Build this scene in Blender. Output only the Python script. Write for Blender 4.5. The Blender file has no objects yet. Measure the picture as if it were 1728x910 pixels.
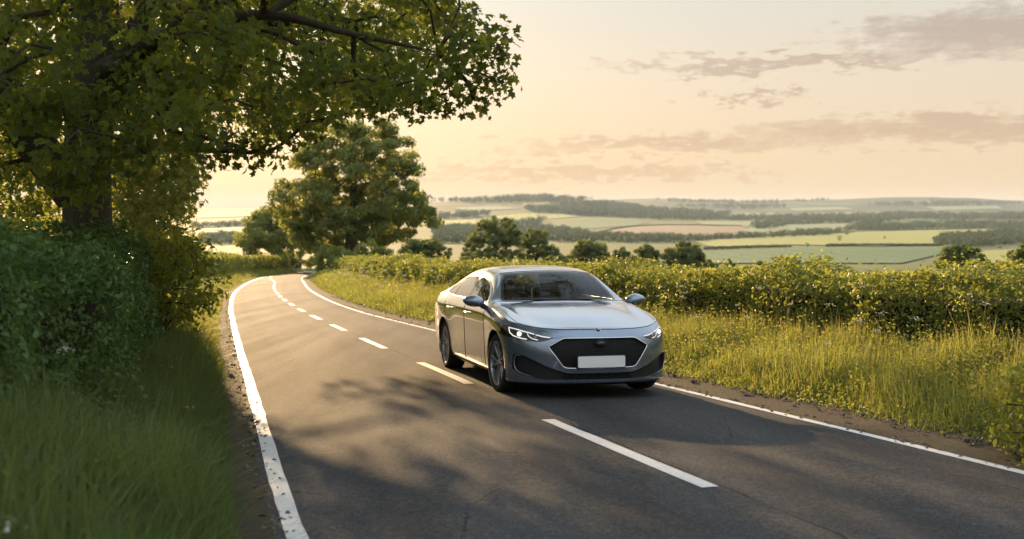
import bpy, bmesh, math, random
import numpy as np
from mathutils import Vector, Matrix
rng = np.random.default_rng(7)
random.seed(7)
sc = bpy.context.scene
COL = sc.collection
R = math.radians

# ------------------------------------------------------------------ camera
F_PX, CX, CY, HOR = 1865.0, 864.0, 455.0, 355.0
CAM_H, SLOPE = 1.52, 0.045
SUN_AZ, SUN_EL = -18.0, 12.5           # degrees: left of the view direction, above the horizon

cam_d = bpy.data.cameras.new('camera')
cam = bpy.data.objects.new('camera', cam_d)
COL.objects.link(cam)
cam.location = (0, 0, CAM_H)
PITCH = math.atan((CY - HOR) / F_PX)
cam.rotation_euler = (R(90) - PITCH, 0, 0)
cam_d.sensor_width = 36.0
cam_d.lens = 36.0 * F_PX / math.cos(PITCH) / 1728.0
cam_d.clip_start, cam_d.clip_end = 0.05, 40000
cam_d.dof.use_dof = True
cam_d.dof.focus_distance = 13.0
cam_d.dof.aperture_fstop = 2.0
sc.camera = cam

# ------------------------------------------------------------------ spline helpers
def pchip(x, y, xq):
    x = np.asarray(x, float); y = np.asarray(y, float); xq = np.asarray(xq, float)
    h = np.diff(x); d = np.diff(y) / h
    m = np.zeros(len(x))
    m[0], m[-1] = d[0], d[-1]
    for i in range(1, len(x) - 1):
        if d[i-1] * d[i] > 0:
            w1, w2 = 2*h[i] + h[i-1], h[i] + 2*h[i-1]
            m[i] = (w1 + w2) / (w1 / d[i-1] + w2 / d[i])
    i = np.clip(np.searchsorted(x, xq, side='right') - 1, 0, len(x) - 2)
    t = (xq - x[i]) / h[i]
    hi = h[i]
    r = ((2*t**3 - 3*t**2 + 1) * y[i] + (t**3 - 2*t**2 + t) * hi * m[i]
         + (-2*t**3 + 3*t**2) * y[i+1] + (t**3 - t**2) * hi * m[i+1])
    lo = xq < x[0]; up = xq > x[-1]
    r = np.where(lo, y[0] + (xq - x[0]) * m[0], r)
    return np.where(up, y[-1] + (xq - x[-1]) * m[-1], r)

def sstep(a, b, x):
    t = np.clip((np.asarray(x, float) - a) / (b - a), 0, 1)
    return t * t * (3 - 2 * t)

def vnoise(x, y, seed=0):
    """smooth value noise, vectorised"""
    x = np.asarray(x, float); y = np.asarray(y, float)
    xi = np.floor(x).astype(np.int64); yi = np.floor(y).astype(np.int64)
    fx = x - xi; fy = y - yi
    fx = fx*fx*(3-2*fx); fy = fy*fy*(3-2*fy)
    def hsh(a, b):
        n = (a * 374761393 + b * 668265263 + seed * 1442695041) & 0xffffffff
        n = ((n ^ (n >> 13)) * 1274126177) & 0xffffffff
        return ((n ^ (n >> 16)) & 0xffff) / 65535.0
    return ((hsh(xi, yi)*(1-fx) + hsh(xi+1, yi)*fx)*(1-fy) + (hsh(xi, yi+1)*(1-fx) + hsh(xi+1, yi+1)*fx)*fy)

# ------------------------------------------------------------------ the lie of the land
BY = [-60, 0, 60, 150, 300, 600, 900, 1400, 2000, 3000, 3800, 6000, 9000]
BZ = [2.7, 0, -2.7, -6.75, -14.5, -28.5, -36, -37, -35, -28, -22, -15, -15]
def ridge(px, Y, d, width_n, width_f, pts):
    xs = [p[0] for p in pts]; ys = [p[1] for p in pts]
    top = CAM_H + (HOR - pchip(xs, ys, np.clip(px, xs[0], xs[-1]))) / F_PX * d
    base = pchip(BY, BZ, np.full_like(Y, d))
    w = np.where(Y < d, width_n, width_f)
    return np.maximum(0, top - base) * np.exp(-((Y - d) / w) ** 2)
def land(X, Y):
    X = np.asarray(X, float); Y = np.asarray(Y, float)
    X, Y = np.broadcast_arrays(X, Y)
    z = pchip(BY, BZ, Y)
    px = CX + F_PX * X / np.maximum(Y, 50)
    f = sstep(2200, 3600, Y)
    r1 = ridge(px, Y, 4300., 900., 1300., [(-600, 352), (300, 353), (560, 349), (700, 342), (800, 339), (890, 333), (960, 334), (1010, 340), (1120, 350), (1260, 362), (1500, 372), (2400, 372)])
    r2 = ridge(px, Y, 6600., 1500., 2500., [(-600, 352), (300, 354), (700, 350), (980, 340), (1100, 336), (1250, 340), (1400, 338), (1540, 333), (1620, 334), (1720, 339), (2000, 336), (2500, 345)])
    z = z + np.maximum(r1, r2) + f * 5 * (vnoise(X/420, Y/420, 3) - .5) + f * 3 * (vnoise(X/130, Y/130, 4) - .5)
    m = sstep(350, 700, Y) * (1 - f)
    return z + m * 5 * (vnoise(X/330, Y/330, 5) - .5)

def px_dir(px, py):
    return (px - CX) / F_PX, 1.0, (HOR - py) / F_PX
def at_plane(px, py):
    """pixel on the photo -> point of the sloping road"""
    D = CAM_H / ((py - HOR) / F_PX - SLOPE)
    return (px - CX) / F_PX * D, D, -SLOPE * D
def at_depth(px, py, D):
    return Vector(((px - CX) / F_PX * D, D, CAM_H + (HOR - py) / F_PX * D))
DM = np.geomspace(100, 8500, 900)
def on_land(px, py):
    """pixel -> first point of the land beyond 100 m"""
    x, y, zz = px_dir(px, py)
    h = CAM_H + zz * DM - land(x * DM, DM)
    k = np.argmax(h < 0) if (h < 0).any() else len(DM) - 1
    if k > 0 and h[k] < 0:
        a = h[k-1] / (h[k-1] - h[k]); D = DM[k-1] + a * (DM[k] - DM[k-1])
    else:
        D = DM[k]
    return x * D, D, float(land(x * D, D))
def project(P):
    P = np.asarray(P, float)
    D = np.maximum(P[:, 1], .1)
    return np.c_[CX + F_PX * P[:, 0] / D, HOR - F_PX * (P[:, 2] - CAM_H) / D]

# road edges read as curves on the slope
def road_curve(pts, near, far):
    q = sorted((at_plane(*p)[1], at_plane(*p)[0]) for p in pts)
    q = near + q + far
    return [a for a, _ in q], [b for _, b in q]
LYX = road_curve([(490, 900), (430, 690), (395, 560), (389, 515), (400, 490), (440, 470), (496, 459)], [(-30, 9.6)], [(140, -25.6), (160, -22.5), (190, -15), (235, -2)])
RYX = road_curve([(1728, 803), (1115, 653), (735, 560), (600, 525), (530, 495), (515, 481), (519, 466)], [(-30, 15.6)], [(122, -20.9), (140, -19.6), (160, -16.6), (190, -9.5), (235, 4)])
def xl(Y): return pchip(LYX[0], LYX[1], Y)
def xr(Y): return pchip(RYX[0], RYX[1], Y)
MID = road_curve([(1200, 843), (920, 720), (745, 637), (630, 587), (567, 557), (510, 529), (470, 501), (463, 482)], [(-30, 12.6)], [(118, -23.5), (140, -22.6), (160, -19.5), (190, -12.2), (235, 1)])
def xm(Y): return pchip(MID[0], MID[1], Y)
def slope_xy(fn, Y):
    return (fn(Y + .5) - fn(Y - .5))
def offset_curve(fn, Y, d):
    """point at perpendicular distance d (to +x) from the curve"""
    Y = np.asarray(Y, float); s = slope_xy(fn, Y); n = np.sqrt(1 + s*s)
    return fn(Y) + d / n, Y - d * s / n

def verge(X, Y):
    """height of the banks above the road's own slope"""
    X = np.asarray(X, float); Y = np.asarray(Y, float)
    s = np.abs(slope_xy(xm, Y)); c = 1 / np.sqrt(1 + s*s)
    dr = (X - xr(Y)) * c; dl = (xl(Y) - X) * c
    v = np.where((dr < .2) & (dl < .2), -.10, 0.)
    v = np.where(dr >= .2, -.10 + .12 * sstep(.2, .42, dr) + .36 * sstep(.5, 3.0, dr) + field_rise(dr, Y), v)
    v = np.where(dl >= .2, -.10 + .12 * sstep(.2, .42, dl) + .35 * sstep(.4, 2.2, dl), v)
    bump = .06 * (vnoise(X/.7, Y/.7, 8) - .5) * sstep(.5, 1.2, np.maximum(dr, dl))
    return (v + bump) * (1 - sstep(160, 230, Y))
def field_rise(dr, Y):
    return .40 * sstep(4.5, 8, dr) * (1 - sstep(14, 60, dr)) * sstep(16, 32, Y) * (1 - sstep(70, 110, Y))
def ground_z(X, Y):
    return land(X, Y) + verge(X, Y)

# ------------------------------------------------------------------ mesh helpers
def link(o, parent=None):
    COL.objects.link(o)
    if parent is not None: o.parent = parent
    return o
def tag(o, label=None, cat=None, group=None, kind=None):
    if label: o['label'] = label
    if cat: o['category'] = cat
    if group: o['group'] = group
    if kind: o['kind'] = kind
    return o
def empty(name, loc=(0, 0, 0), rz=0.0):
    o = bpy.data.objects.new(name, None); COL.objects.link(o)
    o.empty_display_size = .3
    o.location = loc; o.rotation_euler = (0, 0, rz)
    return o
def mesh_arr(name, V, F, mats, parent=None, smooth=False, attr=None, midx=None):
    """V (n,3); F (m,k) array of one polygon size, or a list of such arrays"""
    V = np.asarray(V, np.float32)
    Fs = F if isinstance(F, list) else [F]
    Fs = [np.asarray(f, np.int32) for f in Fs if len(f)]
    me = bpy.data.meshes.new(name)
    me.vertices.add(len(V)); me.vertices.foreach_set('co', V.ravel())
    loops = np.concatenate([f.ravel() for f in Fs])
    tot = np.concatenate([np.full(len(f), f.shape[1], np.int32) for f in Fs])
    st = np.concatenate([[0], np.cumsum(tot)[:-1]]).astype(np.int32)
    me.loops.add(len(loops)); me.loops.foreach_set('vertex_index', loops)
    me.polygons.add(len(tot)); me.polygons.foreach_set('loop_start', st)
    me.polygons.foreach_set('loop_total', tot)
    if smooth: me.polygons.foreach_set('use_smooth', np.ones(len(tot), bool))
    if midx is not None: me.polygons.foreach_set('material_index', np.asarray(midx, np.int32))
    if attr is not None:
        a = me.attributes.new('var', 'FLOAT', 'POINT'); a.data.foreach_set('value', np.asarray(attr, np.float32))
    me.update(calc_edges=True)
    for m in (mats if isinstance(mats, (list, tuple)) else [mats]): me.materials.append(m)
    o = bpy.data.objects.new(name, me)
    return link(o, parent)
def grid_faces(nu, nv):
    i = np.arange(nu - 1)[:, None] * nv + np.arange(nv - 1)[None, :]
    i = i.ravel()
    return np.c_[i, i + nv, i + nv + 1, i + 1]
def mesh_bm(name, bm, mats, parent=None, smooth=True):
    me = bpy.data.meshes.new(name); bm.to_mesh(me); bm.free()
    if smooth: me.polygons.foreach_set('use_smooth', np.ones(len(me.polygons), bool))
    for m in (mats if isinstance(mats, (list, tuple)) else [mats]): me.materials.append(m)
    return link(bpy.data.objects.new(name, me), parent)
def tube_arrays(pts, rad, sides=6, closed=False):
    P = np.asarray(pts, float); n = len(P)
    rad = np.broadcast_to(np.asarray(rad, float), (n,))
    if closed: T = np.roll(P, -1, 0) - np.roll(P, 1, 0)
    else: T = np.gradient(P, axis=0)
    T /= np.maximum(np.linalg.norm(T, axis=1, keepdims=True), 1e-9)
    ref = np.array([0, 0, 1.]) if abs(T[0, 2]) < .9 else np.array([1., 0, 0])
    N = np.zeros_like(P); u = ref - T[0] * (ref @ T[0]); N[0] = u / np.linalg.norm(u)
    for i in range(1, n):
        u = N[i-1] - T[i] * (N[i-1] @ T[i]); N[i] = u / max(np.linalg.norm(u), 1e-9)
    B = np.cross(T, N)
    a = np.linspace(0, 2*np.pi, sides, endpoint=False)
    V = (P[:, None] + rad[:, None, None] * (np.cos(a)[None, :, None] * N[:, None] + np.sin(a)[None, :, None] * B[:, None])).reshape(-1, 3)
    m = n if closed else n - 1
    F = []
    for i in range(m):
        j = (i + 1) % n
        for k in range(sides):
            l = (k + 1) % sides
            F.append((i*sides + k, i*sides + l, j*sides + l, j*sides + k))
    return V, np.array(F, np.int32)
class Bag:
    """collects arrays for one mesh"""
    def __init__(s): s.V = []; s.F = {}; s.A = []; s.n = 0
    def add(s, V, F, a=0.5):
        V = np.asarray(V, float); F = np.asarray(F, np.int64)
        s.V.append(V); s.A.append(np.broadcast_to(np.asarray(a, float), (len(V),)))
        s.F.setdefault(F.shape[1], []).append(F + s.n); s.n += len(V)
    def tube(s, pts, rad, sides=6, closed=False, a=.5): s.add(*tube_arrays(pts, rad, sides, closed), a)
    def box(s, c, d, rot=None, a=.5):
        v = np.array([(x, y, z) for x in (-1, 1) for y in (-1, 1) for z in (-1, 1)], float) * np.asarray(d) / 2
        if rot is not None: v = v @ np.array(rot.to_3x3()).T
        s.add(v + np.asarray(c), [(0, 1, 3, 2), (4, 6, 7, 5), (0, 4, 5, 1), (2, 3, 7, 6), (0, 2, 6, 4), (1, 5, 7, 3)], a)
    def build(s, name, mats, parent=None, smooth=False):
        return mesh_arr(name, np.concatenate(s.V), [np.concatenate(f) for f in s.F.values()], mats, parent, smooth, np.concatenate(s.A))

# ------------------------------------------------------------------ materials
MATS = {}
class NT:
    def __init__(s, name):
        s.m = bpy.data.materials.new(name); s.m.use_nodes = True
        s.t = s.m.node_tree; s.t.nodes.clear()
        s.out = s.n('ShaderNodeOutputMaterial')
        MATS[name] = s.m
    def n(s, typ, **kw):
        nd = s.t.nodes.new(typ)
        for k, v in kw.items():
            if k in nd.inputs.keys(): s.set(nd, k, v)
            else: setattr(nd, k, v)
        return nd
    def set(s, nd, k, v):
        if isinstance(v, bpy.types.NodeSocket): s.t.links.new(v, nd.inputs[k])
        else: nd.inputs[k].default_value = v
    def l(s, a, b): s.t.links.new(a, b)
    def noise(s, scale, detail=4, rough=.55, vec=None, dim='3D'):
        nd = s.n('ShaderNodeTexNoise'); nd.inputs['Scale'].default_value = scale
        nd.inputs['Detail'].default_value = detail; nd.inputs['Roughness'].default_value = rough
        if vec is not None: s.l(vec, nd.inputs['Vector'])
        return nd.outputs['Fac']
    def ramp(s, fac, stops):
        nd = s.n('ShaderNodeValToRGB'); s.l(fac, nd.inputs['Fac'])
        e = nd.color_ramp.elements
        while len(e) < len(stops): e.new(.5)
        for i, (p, c) in enumerate(stops):
            e[i].position = p; e[i].color = (c, c, c, 1) if isinstance(c, (int, float)) else (*c, 1)
        return nd.outputs['Color']
    def mix(s, fac, a, b, blend='MIX'):
        nd = s.n('ShaderNodeMix'); nd.data_type = 'RGBA'; nd.blend_type = blend
        for k, v in ((0, fac), (6, a), (7, b)):
            if isinstance(v, bpy.types.NodeSocket): s.l(v, nd.inputs[k])
            elif k == 0: nd.inputs[0].default_value = v
            else: nd.inputs[k].default_value = (*v, 1)
        return nd.outputs[2]
    def math(s, op, a, b=0.0, clamp=False):
        nd = s.n('ShaderNodeMath'); nd.operation = op; nd.use_clamp = clamp
        for k, v in ((0, a), (1, b)):
            if isinstance(v, bpy.types.NodeSocket): s.l(v, nd.inputs[k])
            else: nd.inputs[k].default_value = v
        return nd.outputs[0]
    def obj(s): return s.n('ShaderNodeTexCoord').outputs['Object']
    def pos(s): return s.n('ShaderNodeNewGeometry').outputs['Position']
    def attr(s, name='var'): 
        nd = s.n('ShaderNodeAttribute'); nd.attribute_name = name
        return nd.outputs['Fac']
    def scaled(s, vec, sx, sy, sz):
        nd = s.n('ShaderNodeMapping'); s.l(vec, nd.inputs['Vector']); nd.inputs['Scale'].default_value = (sx, sy, sz)
        return nd.outputs['Vector']
    def bump(s, h, strength=.3, dist=.02):
        nd = s.n('ShaderNodeBump'); s.l(h, nd.inputs['Height']); nd.inputs['Strength'].default_value = strength
        nd.inputs['Distance'].default_value = dist
        return nd.outputs['Normal']
    def pr(s, base, rough=.5, metal=0., spec=.5, normal=None, **kw):
        nd = s.n('ShaderNodeBsdfPrincipled')
        for k, v in (('Base Color', base), ('Roughness', rough), ('Metallic', metal), ('Specular IOR Level', spec)):
            if isinstance(v, bpy.types.NodeSocket): s.l(v, nd.inputs[k])
            elif k == 'Base Color': nd.inputs[k].default_value = (*v, 1)
            else: nd.inputs[k].default_value = v
        for k, v in kw.items():
            k = k.replace('_', ' ')
            nd.inputs[k].default_value = v
        if normal is not None: s.l(normal, nd.inputs['Normal'])
        return nd.outputs[0]
    def done(s, sh):
        s.l(sh, s.out.inputs['Surface']); return s.m
def plain(name, c, rough=.5, metal=0., spec=.5, var=.12, scale=18, **kw):
    t = NT(name); nz = t.noise(scale, 3, .6, t.obj())
    base = t.mix(nz, tuple(x * (1 - var) for x in c), tuple(min(1, x * (1 + var)) for x in c))
    rg = t.math('ADD', t.math('MULTIPLY', t.noise(scale * 2.7, 2, .5, t.obj()), .16), rough - .08, True)
    return t.done(t.pr(base, rg, metal, spec, **kw))
def leaf_mat(name, c0, c1, tr, mixf=.4, rough=.5, spec=.2):
    """c0..c1: colour spread from leaf to leaf, tr: light seen through the leaf"""
    t = NT(name); v = t.attr()
    base = t.mix(v, c0, c1)
    tc = t.mix(v, tuple(x * .75 for x in tr), tuple(min(1, x * 1.2) for x in tr))
    p = t.pr(base, rough, 0., spec)
    q = t.n('ShaderNodeBsdfTranslucent'); t.l(tc, q.inputs['Color'])
    mx = t.n('ShaderNodeMixShader'); mx.inputs[0].default_value = mixf
    t.l(p, mx.inputs[1]); t.l(q.outputs[0], mx.inputs[2])
    return t.done(mx.outputs[0])
def bark_mat(name, a, b):
    t = NT(name); o = t.pos()
    n1 = t.noise(9, 6, .65, t.scaled(o, 1, 1, .22)); n2 = t.noise(2.2, 3, .5, o)
    base = t.mix(n2, t.mix(n1, a, b), (.05, .06, .03))
    return t.done(t.pr(t.mix(.75, base, t.mix(n1, a, b)), .9, 0, .2, t.bump(n1, .9, .05)))

m_leaf_big = leaf_mat('sycamore_leaf', (.032, .062, .015), (.064, .102, .024), (.33, .35, .042), .46, .55)
m_leaf_oak = leaf_mat('oak_leaf', (.095, .130, .032), (.165, .180, .052), (.42, .43, .08), .45, .5)
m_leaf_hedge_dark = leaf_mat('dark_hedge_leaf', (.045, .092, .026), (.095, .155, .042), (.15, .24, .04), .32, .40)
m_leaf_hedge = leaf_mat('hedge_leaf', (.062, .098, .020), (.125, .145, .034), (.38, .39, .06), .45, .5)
m_leaf_gold = leaf_mat('golden_leaf', (.055, .090, .018), (.15, .160, .030), (.42, .43, .05), .46, .5)
m_leaf_mid = leaf_mat('field_tree_leaf', (.070, .105, .028), (.125, .150, .042), (.26, .29, .055), .38, .6)
m_leaf_far = leaf_mat('distant_leaf', (.030, .050, .020), (.060, .080, .030), (.08, .11, .03), .22, .7)
m_grass = leaf_mat('verge_grass_blade', (.052, .090, .024), (.118, .145, .045), (.22, .27, .055), .40, .55)
m_grass_gold = leaf_mat('gold_grass_blade', (.080, .118, .024), (.17, .185, .045), (.42, .42, .07), .45, .6)
m_flower = leaf_mat('flower_petal', (.55, .52, .40), (.80, .78, .68), (.6, .6, .45), .35, .6)
m_straw = leaf_mat('dry_stalk', (.16, .12, .05), (.30, .25, .12), (.35, .28, .10), .35, .7)
m_bark = bark_mat('oak_bark', (.035, .028, .022), (.10, .080, .060))
m_twig = plain('twig_wood', (.030, .026, .016), .9, spec=.1, var=.4, scale=6)

# ------------------------------------------------------------------ ground sheet
def mat_ground():
    t = NT('meadow_ground'); p = t.pos()
    n1 = t.noise(.02, 5, .6, p); n2 = t.noise(1.7, 5, .65, p); n3 = t.noise(.0035, 3, .5, p)
    g = t.mix(n1, (.060, .085, .022), (.120, .125, .038))
    g = t.mix(t.ramp(n3, [(.35, 0.), (.65, 1.)]), g, t.mix(n2, (.045, .065, .022), (.10, .11, .035)))
    sp = t.n('ShaderNodeSeparateXYZ'); t.l(p, sp.inputs[0]); far = t.ramp(t.math('DIVIDE', sp.outputs['Y'], 6000., True), [(.5, 0.), (.62, 1.)])
    n5 = t.noise(.0042, 6, .62, t.scaled(p, 1, .45, 1))
    g = t.mix(t.math('MULTIPLY', far, t.ramp(n5, [(.40, 0.), (.52, .9)])), g, (.024, .036, .018))
    return t.done(t.pr(g, .9, 0, .15, t.bump(n2, .5, .05)))
m_ground = mat_ground()
ys = np.concatenate([np.arange(-30, 0, .75), np.arange(0, 45, .35), np.arange(45, 160, .9), np.geomspace(161, 420, 90), np.geomspace(428, 9000, 190)])
sv = np.linspace(-1, 1, 361); sv = np.sign(sv) * (.35 * np.abs(sv) + .65 * np.abs(sv) ** 3)
XX = sv[None, :] * (45 + .80 * np.maximum(ys, 0))[:, None]
YY = np.repeat(ys[:, None], len(sv), 1)
# shift the dense columns along the road
shift = np.where(ys < 170, xm(np.minimum(ys, 170)), xm(170.)) * (1 - sstep(170, 600, ys))
XX = XX + shift[:, None]
ZZ = ground_z(XX, YY)
tag(mesh_arr('ground', np.c_[XX.ravel(), YY.ravel(), ZZ.ravel()], grid_faces(len(ys), len(sv)), m_ground, smooth=True), kind='structure')

# ------------------------------------------------------------------ road
def mat_asphalt():
    t = NT('asphalt'); p = t.pos()
    n1 = t.noise(120, 2, .6, p); n2 = t.noise(1.1, 5, .6, p)
    mp = t.n('ShaderNodeMapping'); t.l(p, mp.inputs['Vector']); mp.inputs['Rotation'].default_value = (0, 0, R(-19)); mp.inputs['Scale'].default_value = (1.1, .05, 1)
    n3 = t.noise(1.6, 4, .6, mp.outputs[0])
    n4 = t.noise(24, 4, .75, p)
    c = t.mix(n2, (.026, .026, .027), (.048, .047, .047))
    c = t.mix(t.ramp(n3, [(.40, 0.), (.62, .7)]), c, (.022, .021, .021))
    c = t.mix(t.ramp(n1, [(.46, 0.), (.70, 1.)]), c, (.115, .110, .102))
    c = t.mix(t.ramp(n4, [(.50, 0.), (.70, .75)]), c, (.115, .110, .102))
    q = t.math('ADD', t.attr(), t.math('MULTIPLY', t.math('SUBTRACT', n2, .5), .05))
    trk = t.ramp(q, [(.07, 0.), (.14, 1.), (.21, 0.), (.31, 0.), (.385, 1.), (.455, 0.), (.56, 0.), (.63, 1.), (.70, 0.), (.80, 0.), (.87, 1.), (.94, 0.)])
    c = t.mix(t.math('MULTIPLY', trk, .38), c, (.024, .024, .025))
    seam = t.math('LESS_THAN', t.math('ABSOLUTE', t.math('SUBTRACT', q, .525)), .0022)
    c = t.mix(t.math('MULTIPLY', seam, t.ramp(n3, [(.42, 0.), (.5, .8)])), c, (.012, .012, .012))
    vor = t.n('ShaderNodeTexVoronoi'); vor.feature = 'DISTANCE_TO_EDGE'; t.l(p, vor.inputs['Vector']); vor.inputs['Scale'].default_value = .45
    ck = t.math('LESS_THAN', t.math('ADD', vor.outputs['Distance'], t.math('MULTIPLY', t.math('SUBTRACT', n4, .5), .03)), .0035)
    c = t.mix(t.math('MULTIPLY', ck, t.ramp(n2, [(.5, 0.), (.62, .7)])), c, (.016, .015, .014))
    rg = t.math('ADD', t.math('MULTIPLY', n3, .2), .74, True)
    return t.done(t.pr(c, rg, 0, .06, t.bump(t.math('ADD', n1, t.math('MULTIPLY', n4, .8)), .8, .012)))
m_asphalt = mat_asphalt()
def mat_paint():
    t = NT('road_paint'); p = t.pos()
    n = t.noise(55, 4, .75, p); n2 = t.noise(3, 4, .6, p)
    w = t.mix(n2, (.40, .39, .37), (.60, .59, .56))
    wear = t.math('ADD', t.math('MULTIPLY', n, .75), t.math('MULTIPLY', n2, .25))
    c = t.mix(t.ramp(wear, [(.545, 0.), (.64, .85)]), w, (.09, .085, .08))
    return t.done(t.pr(c, .6, 0, .4, t.bump(n, .3, .004)))
m_paint = mat_paint()
def mat_dirt():
    t = NT('roadside_dirt'); p = t.pos()
    n = t.noise(30, 6, .7, p); n2 = t.noise(1.6, 4, .6, p)
    c = t.mix(n, (.022, .018, .013), (.095, .072, .048)); c = t.mix(t.ramp(n2, [(.45, 0.), (.7, .8)]), c, (.06, .06, .025))
    return t.done(t.pr(c, .95, 0, .15, t.bump(n, .9, .03)))
m_dirt = mat_dirt()
ry = np.concatenate([np.arange(-29, 60, .3), np.arange(60, 215, .6)])
def plane_z(Y): return pchip(BY, BZ, Y)
LIFT = .012
na = 25
ea = .16 + .09 * (vnoise(ry * 1.7, ry * 0, 21) - .5) + .05 * (vnoise(ry * 6, ry * 0, 22) - .5)
ax0, ay0 = offset_curve(xl, ry, -ea); ax1, ay1 = offset_curve(xr, ry, ea * 1.3)
tt = np.linspace(0, 1, na)
RX = ax0[:, None] * (1 - tt) + ax1[:, None] * tt; RY = ay0[:, None] * (1 - tt) + ay1[:, None] * tt
def road_z(X, Y):
    w = xr(Y) - xl(Y); q = (X - xl(Y)) / w
    return plane_z(Y) + LIFT + .05 * (1 - np.clip(2*q - 1, -1.3, 1.3) ** 2)
RZ = road_z(RX, RY)
tag(mesh_arr('road', np.c_[RX.ravel(), RY.ravel(), RZ.ravel()], grid_faces(len(ry), na), m_asphalt, smooth=True, attr=np.tile(tt, len(ry))), kind='structure')
def strip(name, fn, d0, d1, y0, y1, mat, lift, step=.3, wob=0.):
    Y = np.arange(y0, y1 + 1e-6, min(step, (y1 - y0) / 4))
    k = np.linspace(0, 1, 3)
    a = []
    for q in k:
        d = d0 + (d1 - d0) * q + wob * (vnoise(Y * 3.1, Y * 0 + q * 7, 5) - .5)
        x, y = offset_curve(fn, Y, d); a.append(np.c_[x, y, road_z(x, y) + lift])
    V = np.stack(a, 1).reshape(-1, 3)
    return V, grid_faces(len(Y), 3)
for nm, fn in (('left', xl), ('right', xr)):
    V, F = strip('', fn, -.057, .057, -28, 205, m_paint, .0045, .3, .012)
    tag(mesh_arr('edge_line', V, F, m_paint), kind='structure')
dashes = [(7.0, 10.1), (12.9, 15.7), (18.1, 20.6), (22.7, 25.0), (26.9, 29.0), (31.0, 33.0)]
y = 35.2
while y < 120:
    dashes.append((y, y + 2.0)); y += 4.0
dashes = [(-5, -2), (1, 4)] + dashes
b = Bag()
for y0, y1 in dashes:
    V, F = strip('', xm, -.062, .062, y0, y1, m_paint, .0045, .3, .010); b.add(V, F)
tag(b.build('centre_line', m_paint), kind='structure')
# dirt strips beside the asphalt
for fn, sgn in ((xl, -1), (xr, 1)):
    Y = np.arange(-28, 150, .3); a = []
    for d, q in ((.05, 0), (.22, 1), (.42, 1), (.65, 1)):
        dd = sgn * (d + (.10 * (vnoise(Y * 1.3, Y * 0 + d * 9, 31) - .3)) * (q and d > .3))
        x, y_ = offset_curve(fn, Y, dd)
        z = plane_z(y_) + (.002 if d < .1 else (.018 if d < .3 else .05)) + .03 * (vnoise(x * 4, y_ * 4, 33) - .5) * (d > .3)
        a.append(np.c_[x, y_, z])
    tag(mesh_arr('road_verge', np.stack(a, 1).reshape(-1, 3), grid_faces(len(Y), 4), m_dirt, smooth=True), kind='structure')

# ------------------------------------------------------------------ leaves
def tmpl_maple():
    V = []; F = []
    for ang, L in ((0, 1.), (52, .88), (-52, .88), (108, .56), (-108, .56)):
        a = R(ang); n = len(V)
        for dang, l in ((0, 0), (-31, .58), (0, 1.), (31, .58)):
            r = l * L; q = a + R(dang)
            V.append((math.sin(q) * r, math.cos(q) * r, -.18 * r * r))
        F.append((n, n+1, n+2, n+3))
    V = np.array(V); V[:, 1] -= .15
    return V * .62, np.array(F)
def tmpl_oval(w=.30, fold=.12, droop=.12):
    V = np.array([(0, 0, 0), (-w, .33, fold), (-w*.85, .68, fold), (0, 1, -droop), (w*.85, .68, fold), (w, .33, fold), (0, .5, 0)], float)
    V[:, 1] -= .5
    return V, np.array([(0, 6, 2, 1), (6, 3, 3, 2), (0, 5, 4, 6), (6, 4, 3, 3)])[[0, 2]], np.array([(6, 3, 2), (6, 4, 3)])
T_MAPLE = tmpl_maple()
_o = tmpl_oval(); T_OVAL = (_o[0], _o[1], _o[2])
def tmpl_quad():
    V = np.array([(0, -.5, 0), (-.42, -.05, .12), (0, .5, -.08), (.42, .05, .12)], float)
    return V, np.array([(0, 3, 2, 1)])
T_QUAD = tmpl_quad()
def unit(v): return v / np.maximum(np.linalg.norm(v, axis=-1, keepdims=True), 1e-9)
def leaves(bag, P, N, size, tmpl, var):
    """scatter one template at P, its face roughly along N"""
    n = len(P)
    if n == 0: return
    N = unit(N + .0001); r = rng.normal(size=(n, 3))
    T = unit(np.cross(N, r)); B = np.cross(N, T)
    tv = tmpl[0]; k = len(tv)
    s = np.broadcast_to(np.asarray(size, float), (n,))[:, None, None]
    V = P[:, None] + s * (tv[None, :, 0:1] * T[:, None] + tv[None, :, 1:2] * B[:, None] + tv[None, :, 2:3] * N[:, None])
    off = (np.arange(n) * k)[:, None, None]
    base = bag.n
    bag.V.append(V.reshape(-1, 3)); bag.A.append(np.repeat(np.clip(var, 0, 1), k)); bag.n += n * k
    for f in tmpl[1:]:
        bag.F.setdefault(f.shape[1], []).append((f[None] + off).reshape(-1, f.shape[1]) + base)
def inside(poly, pts):
    poly = np.asarray(poly, float); x, y = pts[:, 0], pts[:, 1]; r = np.zeros(len(pts), bool); j = len(poly) - 1
    for i in range(len(poly)):
        xi, yi = poly[i]; xj, yj = poly[j]
        c = ((yi > y) != (yj > y)) & (x < (xj - xi) * (y - yi) / (yj - yi + 1e-12) + xi); r ^= c; j = i
    return r
def poly_dist(poly, pts):
    poly = np.asarray(poly, float); d = np.full(len(pts), 1e9)
    for i in range(len(poly)):
        a, c = poly[i-1], poly[i]; ab = c - a
        t = np.clip(((pts - a) @ ab) / max(ab @ ab, 1e-9), 0, 1)
        d = np.minimum(d, np.linalg.norm(pts - (a + t[:, None] * ab), axis=1))
    return d
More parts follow.
